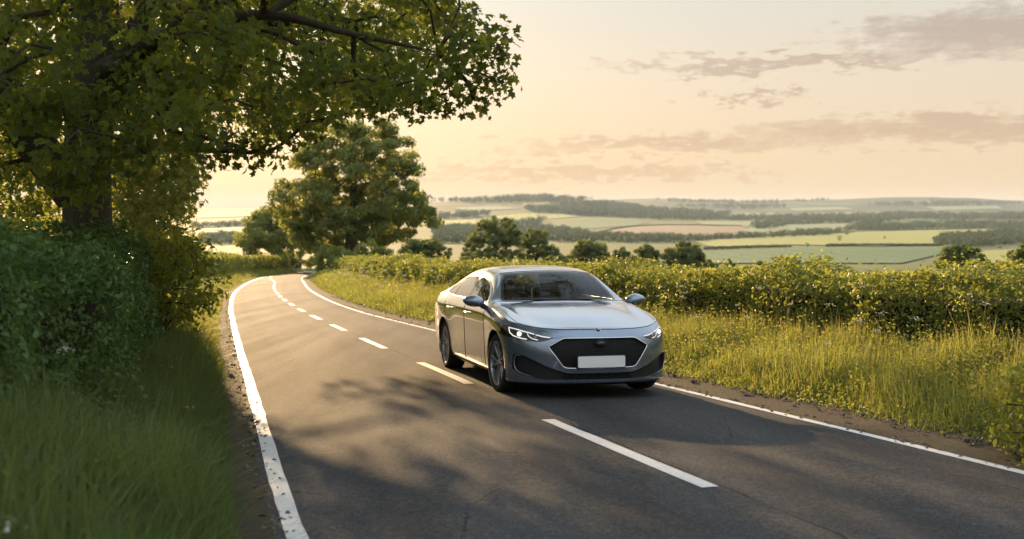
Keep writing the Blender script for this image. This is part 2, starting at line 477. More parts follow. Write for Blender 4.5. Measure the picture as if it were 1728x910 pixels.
def leaf_clusters(bag, C, rad, per, size, tmpl, outc=None, flat=.65, up=.5):
    """balls of leaves round the twig ends C"""
    C = np.asarray(C); n = len(C)
    rad = np.broadcast_to(np.asarray(rad, float), (n,))
    cl = rng.normal(.5, .16, n)
    idx = np.repeat(np.arange(n), per)
    d = rng.normal(size=(len(idx), 3)); d = unit(d) * (rng.random((len(idx), 1)) ** .45)
    d[:, 2] *= flat
    P = C[idx] + d * rad[idx][:, None]
    N = d * .9 + rng.normal(size=d.shape) * .55; N[:, 2] += up
    if outc is not None: N += .5 * unit(P - outc)
    s = size * rng.uniform(.65, 1.25, len(idx))
    leaves(bag, P, N, s, tmpl, cl[idx] + rng.normal(0, .2, len(idx)))
def grow(stems, rads, C, tip_r, bag, jit=.12, pull=.55, zmin=None, sides=6):
    """limbs from the stems (list of polylines) out to every leaf cluster"""
    nodes = []; par = []; plen = []; ok = []
    for s, pl in enumerate(stems):
        for i, p in enumerate(pl):
            p = np.array(p, float)
            if i == 0:
                if s == 0: par.append(-1); plen.append(0.)
                else:
                    k = int(np.argmin(np.linalg.norm(np.array(nodes) - p, axis=1))); par.append(k); plen.append(plen[k])
            else:
                par.append(len(nodes) - 1); plen.append(plen[-1] + np.linalg.norm(p - nodes[-1]))
            nodes.append(p)
        bag.tube(catmull(pl, 6), np.interp(np.linspace(0, 1, (len(pl) - 1) * 6 + 1), np.linspace(0, 1, len(pl)), rads[s]), 14)
    nb = len(nodes); load = [0] * nb
    C = np.asarray(C)
    order = np.argsort(np.linalg.norm(C - nodes[len(stems[0]) // 2], axis=1))
    zm = -1e9 if zmin is None else zmin
    for ci in order:
        c = C[ci]; A = np.array(nodes); pl = np.array(plen)
        d = np.linalg.norm(A - c, axis=1)
        cost = d + pull * pl * .35 + np.maximum(0, A[:, 2] - c[2] - .5) * .4 + np.where(A[:, 2] < zm, 50, 0)
        k = int(np.argmin(cost)); L = d[k]
        m = max(2, int(L / .9) + 1); a = A[k]; last = k
        for q in range(1, m + 1):
            t = q / m; p = a + (c - a) * t
            if q < m: p = p + rng.normal(0, jit * L / m, 3) + np.array([0, 0, .06 * L * math.sin(math.pi * t)])
            par.append(last); plen.append(plen[last] + L / m); nodes.append(p); load.append(0); last = len(nodes) - 1
        load[last] += 1
    acc = np.array(load, float)
    for i in range(len(nodes) - 1, 0, -1):
        if par[i] >= 0: acc[par[i]] += acc[i]
    rmax = max(max(q) for q in rads) * .55
    r = np.minimum(tip_r * np.maximum(acc, 1) ** .46, rmax)
    kids = {}
    for i in range(nb, len(nodes)): kids.setdefault(par[i], []).append(i)
    for i, ks in kids.items():
        ks.sort(key=lambda q: -acc[q])
        for n_, q in enumerate(ks):
            if i >= nb and n_ == 0: continue          # the leader belongs to the chain below it
            ch = [i, q]
            while ch[-1] in kids: ch.append(kids[ch[-1]][0])
            rr = np.minimum(r[ch], r[q] * 1.1)
            bag.tube([nodes[x] for x in ch], rr, sides if r[q] > tip_r * 2.2 else 4)
def catmull(pts, n):
    P = np.array([tuple(p) for p in pts], float); Q = np.vstack([2*P[0] - P[1], P, 2*P[-1] - P[-2]]); out = []
    for i in range(1, len(Q) - 2):
        for k in range(n):
            t = k / n
            out.append(.5 * (2*Q[i] + (Q[i+1] - Q[i-1]) * t + (2*Q[i-1] - 5*Q[i] + 4*Q[i+1] - Q[i+2]) * t*t + (3*Q[i] - Q[i-1] - 3*Q[i+1] + Q[i+2]) * t**3))
    out.append(P[-1]); return np.array(out)

def sample_crown(n, center, radii, keep, mind, tries=40, shell=.55):
    out = []
    center = np.array(center, float); radii = np.array(radii, float)
    grid = np.zeros((0, 3))
    for _ in range(tries):
        d = unit(rng.normal(size=(n, 3))); rr = rng.random((n, 1)) ** (1/3 if shell is None else shell * .6)
        P = center + d * rr * radii
        P = P[keep(P)]
        for p in P:
            if len(out) and np.min(np.linalg.norm(np.array(out) - p, axis=1)) < mind: continue
            out.append(p)
            if len(out) >= n: return np.array(out)
    return np.array(out)

# ------------------------------------------------------------------ the big roadside tree, near left
def keep_poly(poly, margin):
    poly = np.asarray(poly, float)
    def f(P):
        q = project(P)
        mg = margin * F_PX / np.maximum(P[:, 1], 1)
        return (P[:, 1] > 5) & inside(poly, q) & (poly_dist(poly, q) > mg)
    return f
BIG = [(-900, -2200), (1150, -2200), (1060, -300), (960, -60), (800, -8), (806, 30), (866, 40), (880, 128), (808, 192), (770, 178), (735, 198), (690, 205), (650, 200),
       (600, 215), (560, 228), (500, 240), (478, 262), (440, 290), (395, 272), (350, 280), (352, 330), (318, 345), (300, 300), (180, 330), (60, 330), (-900, 420)]
TD = 13.5
t = empty('roadside_tree', (at_depth(150, 430, TD).x, TD, float(ground_z(at_depth(150, 430, TD).x, TD))))
tag(t, 'huge dark tree at the left verge whose canopy overhangs the road', 'tree')
org = np.array(t.location)
main = [at_depth(152, 470, TD), at_depth(150, 390, TD), at_depth(150, 300, TD), at_depth(158, 190, TD), at_depth(172, 60, TD + .2), at_depth(190, -120, TD + .4), at_depth(215, -330, TD + .4), at_depth(230, -560, TD + .3)]
stem2 = [at_depth(132, 330, TD), at_depth(78, 262, TD - .2), at_depth(35, 195, TD - .4), at_depth(5, 110, TD - .5), at_depth(-40, -20, TD - .4), at_depth(-120, -240, TD)]
stem3 = [at_depth(172, 190, TD), at_depth(215, 120, TD + .2), at_depth(250, 20, TD + .3), at_depth(300, -120, TD + .2), at_depth(370, -290, TD)]
stem4 = [at_depth(165, 130, TD), at_depth(300, 60, TD - .6), at_depth(450, 30, TD - 1.2), at_depth(600, 62, TD - 1.6), at_depth(740, 92, TD - 1.9)]
cA = sample_crown(325, (-5.0, 13.6, 5.6), (7.6, 6.2, 5.6), keep_poly(BIG, .46), .52, 60, None)
cB = sample_crown(225, (-3.2, 12.8, 3.6), (5.0, 4.2, 2.4), keep_poly(BIG, .30), .33, 60, None)
tipC = [at_depth(x, y, d) for x, y, d in ((842, 70, 11.6), (820, 110, 11.7), (785, 60, 11.4), (838, 140, 11.8), (800, 170, 11.9), (770, 120, 11.6), (755, 160, 12.3), (715, 172, 12.6), (690, 180, 12.8), (640, 178, 12.6), (590, 192, 12.9), (540, 205, 13.), (505, 222, 13.2), (455, 258, 13.3), (425, 258, 13.1), (405, 248, 13.6), (372, 258, 13.2), (720, 120, 11.9), (660, 140, 12), (610, 150, 12.4))]
cD = sample_crown(135, (-5.4, 20.5, 4.6), (4.6, 5.2, 2.9), keep_poly(BIG, .40), .5, 60, None)
cE = np.array([tuple(at_depth(x, y, d)) for x, y, d in zip(rng.uniform(20, 330, 18), rng.uniform(110, 345, 18), rng.uniform(10.8, 12.6, 18))])
above = lambda P: P[:, 2] > 2.9 + .225 * np.maximum(P[:, 1], 0)
cF = np.vstack([sample_crown(95, (.2, 17.5, 9.4), (4.6, 5.5, 3.0), above, .6, 60, None), sample_crown(60, (-2.6, 7.5, 6.6), (4.6, 4.5, 1.8), above, .6, 60, None)])  # unseen boughs out of view, added to darken windscreen and bonnet reflections
bagw = Bag(); bagl = Bag()
allC = np.vstack([cA, cB, cD, cE, cF, np.array([tuple(p) for p in tipC])])
grow([main, stem2, stem3, stem4], [[.30, .29, .28, .27, .24, .20, .14, .06], [.26, .24, .21, .17, .13, .06], [.17, .15, .12, .09, .04], [.13, .085, .055, .032, .010]], allC, .012, bagw, .14, .5, org[2] + 2.2)
leaf_clusters(bagl, cA, rng.uniform(.45, .8, len(cA)), 120, .125, T_MAPLE)
leaf_clusters(bagl, cE, rng.uniform(.3, .5, len(cE)), 60, .125, T_MAPLE)
leaf_clusters(bagl, cF, rng.uniform(.5, .85, len(cF)), 110, .14, T_MAPLE)
leaf_clusters(bagl, cD, rng.uniform(.45, .75, len(cD)), 95, .14, T_MAPLE)
leaf_clusters(bagl, cB, rng.uniform(.36, .55, len(cB)), 75, .118, T_MAPLE)
leaf_clusters(bagl, np.array([tuple(p) for p in tipC]), .30, 62, .118, T_MAPLE, flat=.9)
def local(bag, o):
    bag.V = [v - o for v in bag.V]
local(bagw, org); local(bagl, org)
bagw.build('trunk', m_bark, t, True)
bagl.build('crown', m_leaf_big, t)

# an added, mostly hidden tree farther along, placed so its crown shades the road
t = empty('roadside_tree', (-11.8, 31.0, float(ground_z(-11.8, 31.0))))
tag(t, 'added roadside tree mostly hidden behind the huge front tree, its crown shading the road', 'tree')
o2 = np.array(t.location); c2 = sample_crown(110, (-6.2, 30.0, 6.4), (4.8, 4.6, 3.3), keep_poly(BIG, .45), .6, 60, None)
bw2 = Bag(); bl2 = Bag()
grow([[o2 - (0, 0, .3), o2 + (.3, 0, 2), o2 + (1.0, -.1, 4.2), o2 + (2.2, -.3, 6.2), o2 + (3.2, -.4, 8)], [o2 + (.7, -.05, 3.2), o2 + (2.4, -.4, 5.4), o2 + (4.6, -.8, 6.8), o2 + (7.0, -1.0, 7.6)]], [[.42, .36, .3, .2, .06], [.2, .16, .11, .05]], c2, .014, bw2, .14, .5, o2[2] + 3)
leaf_clusters(bl2, c2, rng.uniform(.5, .85, len(c2)), 95, .15, T_MAPLE)
local(bw2, o2); local(bl2, o2)
bw2.build('trunk', m_bark, t, True); bl2.build('crown', m_leaf_big, t)

def shrub(name, label, cat, base, C, rad, per, size, mat, tmpl, group=None, trunk_r=.05, tip=.006, lean=None, flat=.9):
    o = empty(name, base); tag(o, label, cat, group)
    base = np.array(base, float); C = np.asarray(C, float)
    top = C.mean(0); top[2] = base[2] + (C[:, 2].max() - base[2]) * .6
    bw = Bag(); bl = Bag()
    mid = base * .5 + top * .5; mid[:2] = base[:2] * .8 + top[:2] * .2
    grow([[base - (0, 0, .1), base * .7 + mid * .3, mid, top]], [[trunk_r, trunk_r * .8, trunk_r * .6, trunk_r * .3]], C, tip, bw, .15, .4, base[2] + .2, 5)
    leaf_clusters(bl, C, rad, per, size, tmpl, flat=flat)
    local(bw, base); local(bl, base)
    bw.build('trunk' if cat == 'tree' else 'stems', m_twig if cat != 'tree' else m_bark, o, True); bl.build('crown' if cat == 'tree' else 'foliage', mat, o)
    return o
# leafy small trees in the hedge line behind the big trunk
P1 = [(175, 210), (300, 235), (352, 280), (335, 330), (352, 350), (330, 390), (345, 430), (320, 470), (175, 470)]
c = sample_crown(80, tuple(at_depth(255, 350, 19)), (1.8, 2.4, 2.1), keep_poly(P1, .22), .3, 60, None)
g = at_depth(255, 430, 19); shrub('hedgerow_tree', 'bushy small tree with sunlit leaves between the big trunk and the road', 'tree', (g.x, 19, float(ground_z(g.x, 19))), c, rng.uniform(.34, .52, len(c)), 78, .12, m_leaf_oak, T_MAPLE, trunk_r=.09)
P2 = [(-300, 170), (110, 190), (125, 470), (-300, 470)]
c = sample_crown(90, tuple(at_depth(10, 320, 21)), (2.6, 2.2, 2.0), keep_poly(P2, .3), .5, 60, None)
g = at_depth(20, 430, 21); shrub('hedgerow_tree', 'dark bushy tree behind the hedge left of the big trunk', 'tree', (g.x, 21, float(ground_z(g.x, 21))), c, rng.uniform(.42, .62, len(c)), 80, .15, m_leaf_big, T_MAPLE, trunk_r=.09)
P3 = [(225, 385), (300, 378), (345, 395), (366, 432), (385, 470), (372, 520), (330, 560), (250, 560), (215, 500), (215, 440)]
c = sample_crown(75, tuple(at_depth(295, 468, 14)), (.75, 1.2, .85), keep_poly(P3, .13), .17, 60, None)
g = at_depth(270, 480, 14); shrub('roadside_bush', 'golden sunlit bush leaning out of the left hedge towards the road', 'bush', (g.x, 14, float(ground_z(g.x, 14))), c, rng.uniform(.12, .3, len(c)), 30, .08, m_leaf_gold, T_OVAL, trunk_r=.03, tip=.004)

# ------------------------------------------------------------------ hedges
def hedge(label, fn, sgn, d0, width, top, y0, y1, mat, size0, dens, back=.25, flower=0):
    """clipped hedge along a road edge: d0 to the near face, top above the road's slope"""
    o = empty('hedge'); tag(o, label, 'hedge')
    dfun = d0 if callable(d0) else (lambda Y: d0 + 0 * Y)
    def face(Y, s, depth):
        d0 = dfun(Y)
        # s: 0..1 up the near face, 1..2 over the top, 2..3 down the back
        x = np.where(s < 1, d0, np.where(s < 2, d0 + (s - 1) * width, d0 + width))
        hh = np.where(s < 1, s, np.where(s < 2, 1., 3 - s))
        px_, py_ = offset_curve(fn, Y, sgn * x)
        zb = ground_z(px_, py_) - .05
        tp = plane_z(py_) + top(Y) + .22 * (vnoise(Y / 1.9, Y * 0, 41) - .5) + .12 * (vnoise(Y / .5, s * 2, 42) - .5)
        zt = zb + (tp - zb) * hh
        nx, ny = offset_curve(fn, Y, sgn * (x + .01)); n = unit(np.c_[nx - px_, ny - py_, px_ * 0])
        bulge = .36 * (vnoise(Y / .85, zt / .6 + 3 * (s > 1), 43) - .45) + .16 * (vnoise(Y / .28, zt / .25, 44) - .5) - .10 * np.where(s < 1, s, 0) - depth
        N = np.where((s < 1)[:, None], -n, np.where((s < 2)[:, None], np.array([0, 0, 1.]), n))
        rnd = np.where((np.abs(s - 1) < .12) | (np.abs(s - 2) < .12), .09, 0.)
        return np.c_[px_, py_, zt] + N * (bulge - rnd)[:, None], N
    bl = Bag(); Y0 = y0
    while Y0 < y1:
        Y1 = min(y1, Y0 + max(2., abs(Y0) * .2)); sz = size0 * (1 + max(0, Y0 - 8) / 45)
        H = 1.2
        n = int((Y1 - Y0) * 1.06 * (H * (1 + back) + width) * dens / sz ** 2)
        wts = np.array([H, width, H * back]); u = rng.choice(3, n, p=wts / wts.sum()) + rng.random(n)
        Y = rng.uniform(Y0, Y1, n)
        P, N = face(Y, u, rng.exponential(.10, n) - .03)
        var = .25 + .5 * vnoise(Y / .7, u * 3, 45) + rng.normal(0, .2, n)
        sh = rng.random(n) < .03
        P[sh] += N[sh] * rng.uniform(.02, .16, (sh.sum(), 1)) + np.array([0, 0, .05])
        leaves(bl, P, N * .8 + rng.normal(size=N.shape) * .6 + np.array([0, 0, .35]), sz * rng.uniform(.6, 1.3, n), T_OVAL, var)
        Y0 = Y1
    bl.build('foliage', mat, o)
    Yc = np.arange(y0, y1, .3); ss = np.concatenate([np.linspace(.02, .70, 12), np.linspace(2.30, 2.98, 8)])
    YY, SS = np.meshgrid(Yc, ss, indexing='ij')
    P, N = face(YY.ravel(), SS.ravel(), np.full(YY.size, .44))
    mesh_arr('twig_core', P, grid_faces(len(Yc), len(ss)), m_twig, o, True)  # added dark core standing for the twig mass, blocks light through the hedge
    return o
hedge('long sunlit hedge running behind the silver car along the right side', xr, 1, 2.7, 1.5, lambda Y: 1.27 + .25 * sstep(16, 60, Y), 4.5, 96, m_leaf_hedge, .056, 3.2)
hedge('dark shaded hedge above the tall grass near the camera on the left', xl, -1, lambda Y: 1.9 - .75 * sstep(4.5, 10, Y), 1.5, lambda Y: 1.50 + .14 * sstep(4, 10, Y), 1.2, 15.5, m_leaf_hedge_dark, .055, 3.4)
hedge('sunlit clipped hedge running from the big tree to the far bend on the left', xl, -1, lambda Y: 2.2 - .7 * sstep(16, 40, Y), 1.4, lambda Y: 1.8 + 0 * Y, 15.8, 138, m_leaf_hedge, .072, 2.6)  # paler leaf than the near stretch, sunlight put into the colour

m_stone = plain('chippings', (.12, .10, .08), .9, spec=.2, var=.5, scale=3)
# ------------------------------------------------------------------ grass, weeds, flowers (nobody could count them)
def blades(bag, P, h, w, lean, var, ang=None):
    n = len(P); a = rng.uniform(0, 2*np.pi, n) if ang is None else ang
    d = np.c_[np.cos(a), np.sin(a), np.zeros(n)]; sd = np.c_[-np.sin(a), np.cos(a), np.zeros(n)]
    V = []
    for t, wk in ((0, 1.), (.38, .9), (.74, .6)):
        c = P + d * (lean * t ** 1.8 * h)[:, None] + np.array([0, 0, 1.]) * (h * t * (1 - .25 * np.minimum(lean, 1.2) * t))[:, None]
        V += [c - sd * (w * wk / 2)[:, None], c + sd * (w * wk / 2)[:, None]]
    V.append(P + d * (lean * h)[:, None] + np.array([0, 0, 1.]) * (h * (1 - .25 * np.minimum(lean, 1.2)))[:, None])
    V = np.stack(V, 1); k = 7; off = (np.arange(n) * k)[:, None, None]; base = bag.n
    bag.V.append(V.reshape(-1, 3)); bag.A.append(np.repeat(np.clip(var, 0, 1), k)); bag.n += n * k
    q = np.array([(0, 1, 3, 2), (2, 3, 5, 4)]); t3 = np.array([(4, 5, 6)])
    bag.F.setdefault(4, []).append((q[None] + off).reshape(-1, 4) + base)
    bag.F.setdefault(3, []).append((t3[None] + off).reshape(-1, 3) + base)
def strip_points(fn, sgn, d0, d1, y0, y1, dens):
    out = []; Y0 = y0
    while Y0 < y1:
        Y1 = min(y1, Y0 + 1.5); n = int((Y1 - Y0) * (d1 - d0) * dens(Y0) + rng.random())
        Y = rng.uniform(Y0, Y1, n); d = rng.uniform(d0, d1, n); x, y_ = offset_curve(fn, Y, sgn * d)
        out.append(np.c_[x, y_, ground_z(x, y_), d]); Y0 = Y1
    return np.vstack(out)
def sward(name, mat, fn, sgn, d0, d1, y0, y1, dens, hf, wid, label=None):
    b = Bag(); Q = strip_points(fn, sgn, d0, d1, y0, y1, dens); n = len(Q)
    pt = vnoise(Q[:, 0] / .6, Q[:, 1] / .6, 51); sc_ = 1 + np.maximum(0, Q[:, 1] - 10) / 35
    h = hf(Q[:, 3]) * (.45 + .75 * pt) * rng.uniform(.55, 1.25, n)
    blades(b, Q[:, :3] - (0, 0, .03), h, wid * sc_ * rng.uniform(.6, 1.4, n), rng.gamma(2., .22, n), .5 * pt + .25 + rng.normal(0, .2, n))
    o = b.build(name, mat); tag(o, kind='stuff')
    return Q
dn = lambda k: (lambda Y: k / (1 + max(0, Y - 8) / 14) ** 1.3)
sward('grass', m_grass, xl, -1, .20, 1.7, 1.6, 17, dn(2300), lambda d: .10 + .58 * sstep(.15, .75, d), .0085)
sward('grass', m_grass_gold, xl, -1, .20, 1.9, 16, 125, dn(2300), lambda d: .10 + .42 * sstep(.15, .9, d), .0095)  # same verge grass past the big tree, gold blade colour stands in for sunlight
sward('grass', m_grass_gold, xr, 1, .46, 3.2, 4.5, 105, dn(1700), lambda d: .10 + .38 * sstep(.45, 1.3, d), .0075)
sward('dry_stalks', m_straw, xr, 1, .7, 3.1, 4.5, 80, dn(130), lambda d: .22 + .42 * sstep(.6, 1.6, d), .008)
sward('dry_stalks', m_straw, xl, -1, .4, 1.7, 2.2, 60, dn(70), lambda d: .22 + .5 * sstep(.3, 1., d), .007)
# broad-leaved weeds between the blades
def weeds(name, mat, fn, sgn, d0, d1, y0, y1, dens, hf, size):
    b = Bag(); Q = strip_points(fn, sgn, d0, d1, y0, y1, dens); n = len(Q)
    k = 9
    idx = np.repeat(np.arange(n), k); tq = np.tile(np.linspace(.15, 1, k), n)
    h = hf(Q[:, 3]) * rng.uniform(.5, 1.2, n); a = rng.uniform(0, 6.28, n); ln = rng.uniform(0, .35, n)
    ang = rng.uniform(0, 6.28, n * k); spread = (1.15 - tq) * .10 * (.5 + rng.random(n * k))
    P = Q[idx, :3].copy()
    P[:, 0] += np.cos(a[idx]) * ln[idx] * h[idx] * tq + np.cos(ang) * spread; P[:, 1] += np.sin(a[idx]) * ln[idx] * h[idx] * tq + np.sin(ang) * spread
    P[:, 2] += h[idx] * tq
    N = np.c_[np.cos(ang) * .6, np.sin(ang) * .6, np.full(n * k, .8)] + rng.normal(0, .35, (n * k, 3))
    s = size * (1 + np.maximum(0, P[:, 1] - 10) / 35) * (1.25 - .6 * tq) * rng.uniform(.6, 1.3, n * k)
    leaves(b, P, N, s, T_OVAL, .3 + .4 * rng.random(n)[idx] + rng.normal(0, .15, n * k))
    tag(b.build(name, mat), kind='stuff')
weeds('undergrowth', m_leaf_hedge, xr, 1, .55, 3.2, 4.5, 90, dn(130), lambda d: .10 + .36 * sstep(.5, 1.4, d), .042)
weeds('undergrowth', m_grass, xl, -1, .55, 2.1, 2.0, 60, dn(46), lambda d: .10 + .5 * sstep(.4, 1.2, d), .065)
# cow parsley and seed heads
def umbels(fn, sgn, d0, d1, y0, y1, dens, hh):
    b = Bag(); Q = strip_points(fn, sgn, d0, d1, y0, y1, dens); st = Bag()
    for x, y_, z, d in Q:
        h = hh * rng.uniform(.7, 1.2); tx, ty = rng.normal(0, .06, 2); c = np.array([x + tx, y_ + ty, z + h])
        st.tube([(x, y_, z), (x + tx*.4, y_ + ty*.4, z + h*.6), c], .003, 3)
        m = 16; r = rng.uniform(.015, .034); q = rng.normal(size=(m, 3)) * (r, r, r * .4)
        leaves(b, c + q, np.c_[rng.normal(0, .3, (m, 2)), np.ones(m)], .016 * (1 + y_ / 30), T_QUAD, rng.random(m))
    return b, st
b1, s1 = umbels(xr, 1, .9, 3.0, 5, 60, lambda Y: 1.3, .75); b2, s2 = umbels(xl, -1, .9, 2.0, 3, 40, lambda Y: .2, .7)
tag(b1.build('wildflowers', m_flower), kind='stuff'); tag(b2.build('wildflowers', m_flower), kind='stuff')
tag(s1.build('undergrowth', m_grass_gold), kind='stuff'); tag(s2.build('undergrowth', m_grass), kind='stuff')
# loose chippings and soil crumbs along both edges of the tarmac
OCT = np.array([(1, 0, 0), (-1, 0, 0), (0, 1, 0), (0, -1, 0), (0, 0, 1), (0, 0, -1)], float); OF = np.array([(0, 2, 4), (2, 1, 4), (1, 3, 4), (3, 0, 4), (2, 0, 5), (1, 2, 5), (3, 1, 5), (0, 3, 5)])
for fn, sg, d1_ in ((xl, -1, .5), (xr, 1, .75)):
    b = Bag(); Q = strip_points(fn, sg, .03, d1_, 3, 45, lambda Y: 260 / (1 + Y / 9)); n = len(Q)
    s = rng.gamma(2., .0055, n)[:, None, None] * rng.uniform(.5, 1.3, (n, 6, 1))
    V = Q[:, None, :3] + OCT[None] * s; V[:, :, 2] += .0 + np.where(Q[:, 3] < .3, np.maximum(0, road_z(Q[:, 0], Q[:, 1]) - Q[:, 2]), .05)[:, None]
    b.V.append(V.reshape(-1, 3)); b.A.append(np.repeat(rng.random(n), 6)); b.n = n * 6
    b.F[3] = [(OF[None] + (np.arange(n) * 6)[:, None, None]).reshape(-1, 3)]
    tag(b.build('gravel', m_stone), kind='stuff')
m_litter = leaf_mat('fallen_leaf', (.09, .055, .025), (.17, .12, .05), (.12, .08, .03), .15, .8)
for fn, sg, d1_ in ((xl, -1, .6), (xr, 1, .9)):
    b = Bag(); Q = strip_points(fn, sg, -.02, d1_, 3, 40, lambda Y: 130 / (1 + Y / 9)); n = len(Q)
    P = Q[:, :3].copy(); P[:, 2] = np.maximum(P[:, 2] + .035, np.where(Q[:, 3] < .3, road_z(Q[:, 0], Q[:, 1]) + .008, -99))
    leaves(b, P, np.c_[rng.normal(0, .3, (n, 2)), np.ones(n)], rng.uniform(.025, .06, n), T_OVAL, rng.random(n)); tag(b.build('leaf_litter', m_litter), kind='stuff')
# ripening crop on the low rise beyond the right hedge
b = Bag(); Q = strip_points(xr, 1, 4.3, 15, 22, 84, lambda Y: 60)
z = Q[:, 2]; n = len(Q); pt = vnoise(Q[:, 0] / 2, Q[:, 1] / 2, 61)
blades(b, Q[:, :3], .42 * rng.uniform(.7, 1.15, n), .045 * (1 + Q[:, 1] / 60), rng.gamma(2, .16, n), .4 * pt + .3 + rng.normal(0, .15, n))
tag(b.build('crop', m_grass_gold), kind='stuff')
# leaning shrub at the right edge of the view
g = at_depth(1790, 620, 8.2)
c = sample_crown(46, (g.x + .12, 8.2, .0), (.45, .5, .66), lambda P: np.ones(len(P), bool), .17, 30, None)
shrub('roadside_bush', 'tall yellow-green bush at the right edge beside the verge', 'bush', (g.x, 8.2, float(ground_z(g.x, 8.2))), c, .18, 46, .06, m_leaf_gold, T_OVAL, trunk_r=.025, tip=.004)

# ------------------------------------------------------------------ trees by the bend and beyond the fields
def tree(label, D, trunk_px, poly, nclus, rad, per, size, mat, depth_r, trunk_r, group=None, name='broadleaf_tree', lean=None, gap=.55):
    poly = np.array(poly, float); cx = poly[:, 0].mean(); cy = (poly[:, 1].min() + poly[:, 1].max()) / 2
    c = at_depth(cx, cy, D); rx = np.ptp(poly[:, 0]) / 2 / F_PX * D; rz = np.ptp(poly[:, 1]) / 2 / F_PX * D
    C = sample_crown(nclus, tuple(c), (rx * 1.1, depth_r, rz * 1.1), keep_poly(poly, rad * .35), rad * gap, 50, None)
    bx = (trunk_px - CX) / F_PX * D; base = np.array([bx, D, float(ground_z(bx, D))])
    o = empty(name, base); tag(o, label, 'tree', group)
    top = np.array([bx * .6 + c.x * .4, D, c.z + rz * .55])
    st = [base - (0, 0, .3), base * .75 + top * .25, base * .45 + top * .55, top]
    bw = Bag(); bl = Bag()
    grow([st], [[trunk_r * 1.25, trunk_r, trunk_r * .7, trunk_r * .15]], C, trunk_r * .05, bw, .14, .5, base[2] + (c.z - rz - base[2]) * .7, 6)
    leaf_clusters(bl, C, rad * rng.uniform(.7, 1.25, len(C)), per, size, T_QUAD, outc=np.array(c), flat=.7)
    local(bw, base); local(bl, base)
    bw.build('trunk', m_bark, o, True); bl.build('crown', mat, o)
    return o
OAK = [(452, 345), (470, 300), (492, 285), (505, 225), (560, 200), (630, 196), (692, 215), (700, 255), (716, 280), (716, 320), (740, 365), (738, 385), (700, 402), (660, 425), (628, 432), (600, 418), (560, 440), (520, 428), (480, 392)]
tree('tall spreading oak at the far bend of the road', 112, 592, OAK, 330, .95, 170, .30, m_leaf_oak, 6.5, .62)
tree('slimmer tree half hidden behind the tall oak by the bend', 126, 541, [(470, 330), (520, 300), (570, 310), (590, 380), (580, 430), (545, 440), (500, 415), (475, 385)], 100, .95, 140, .30, m_leaf_oak, 4.5, .40)
tree('smaller rounded tree left of the tall oak beyond the left hedge', 142, 462, [(396, 400), (420, 360), (450, 345), (490, 350), (512, 400), (500, 432), (450, 440), (405, 428)], 110, .9, 140, .30, m_leaf_oak, 5, .34)
for lb, px_, py_, D, rx, rz, n in (('rounded bush at the foot of the tall oak on the road side', 560, 446, 100, 1.5, 1.3, 26), ('low spreading bush right of the oak trunk above the hedge end', 622, 440, 98, 2.2, 1.5, 36), ('dense bush closing the view where the road leaves between hedge and oak', 508, 456, 150, 3.6, 2.3, 70)):
    g = at_depth(px_, py_, D); base = (g.x, D, float(ground_z(g.x, D)))
    c = sample_crown(n, (g.x, D, base[2] + rz * .8), (rx, 1.3, rz), lambda P: P[:, 2] > 0 * P[:, 2] - 99, .4, 30, None)
    shrub('roadside_bush', lb, 'bush', base, c, .5, 90, .22, m_leaf_oak, T_QUAD, trunk_r=.06)
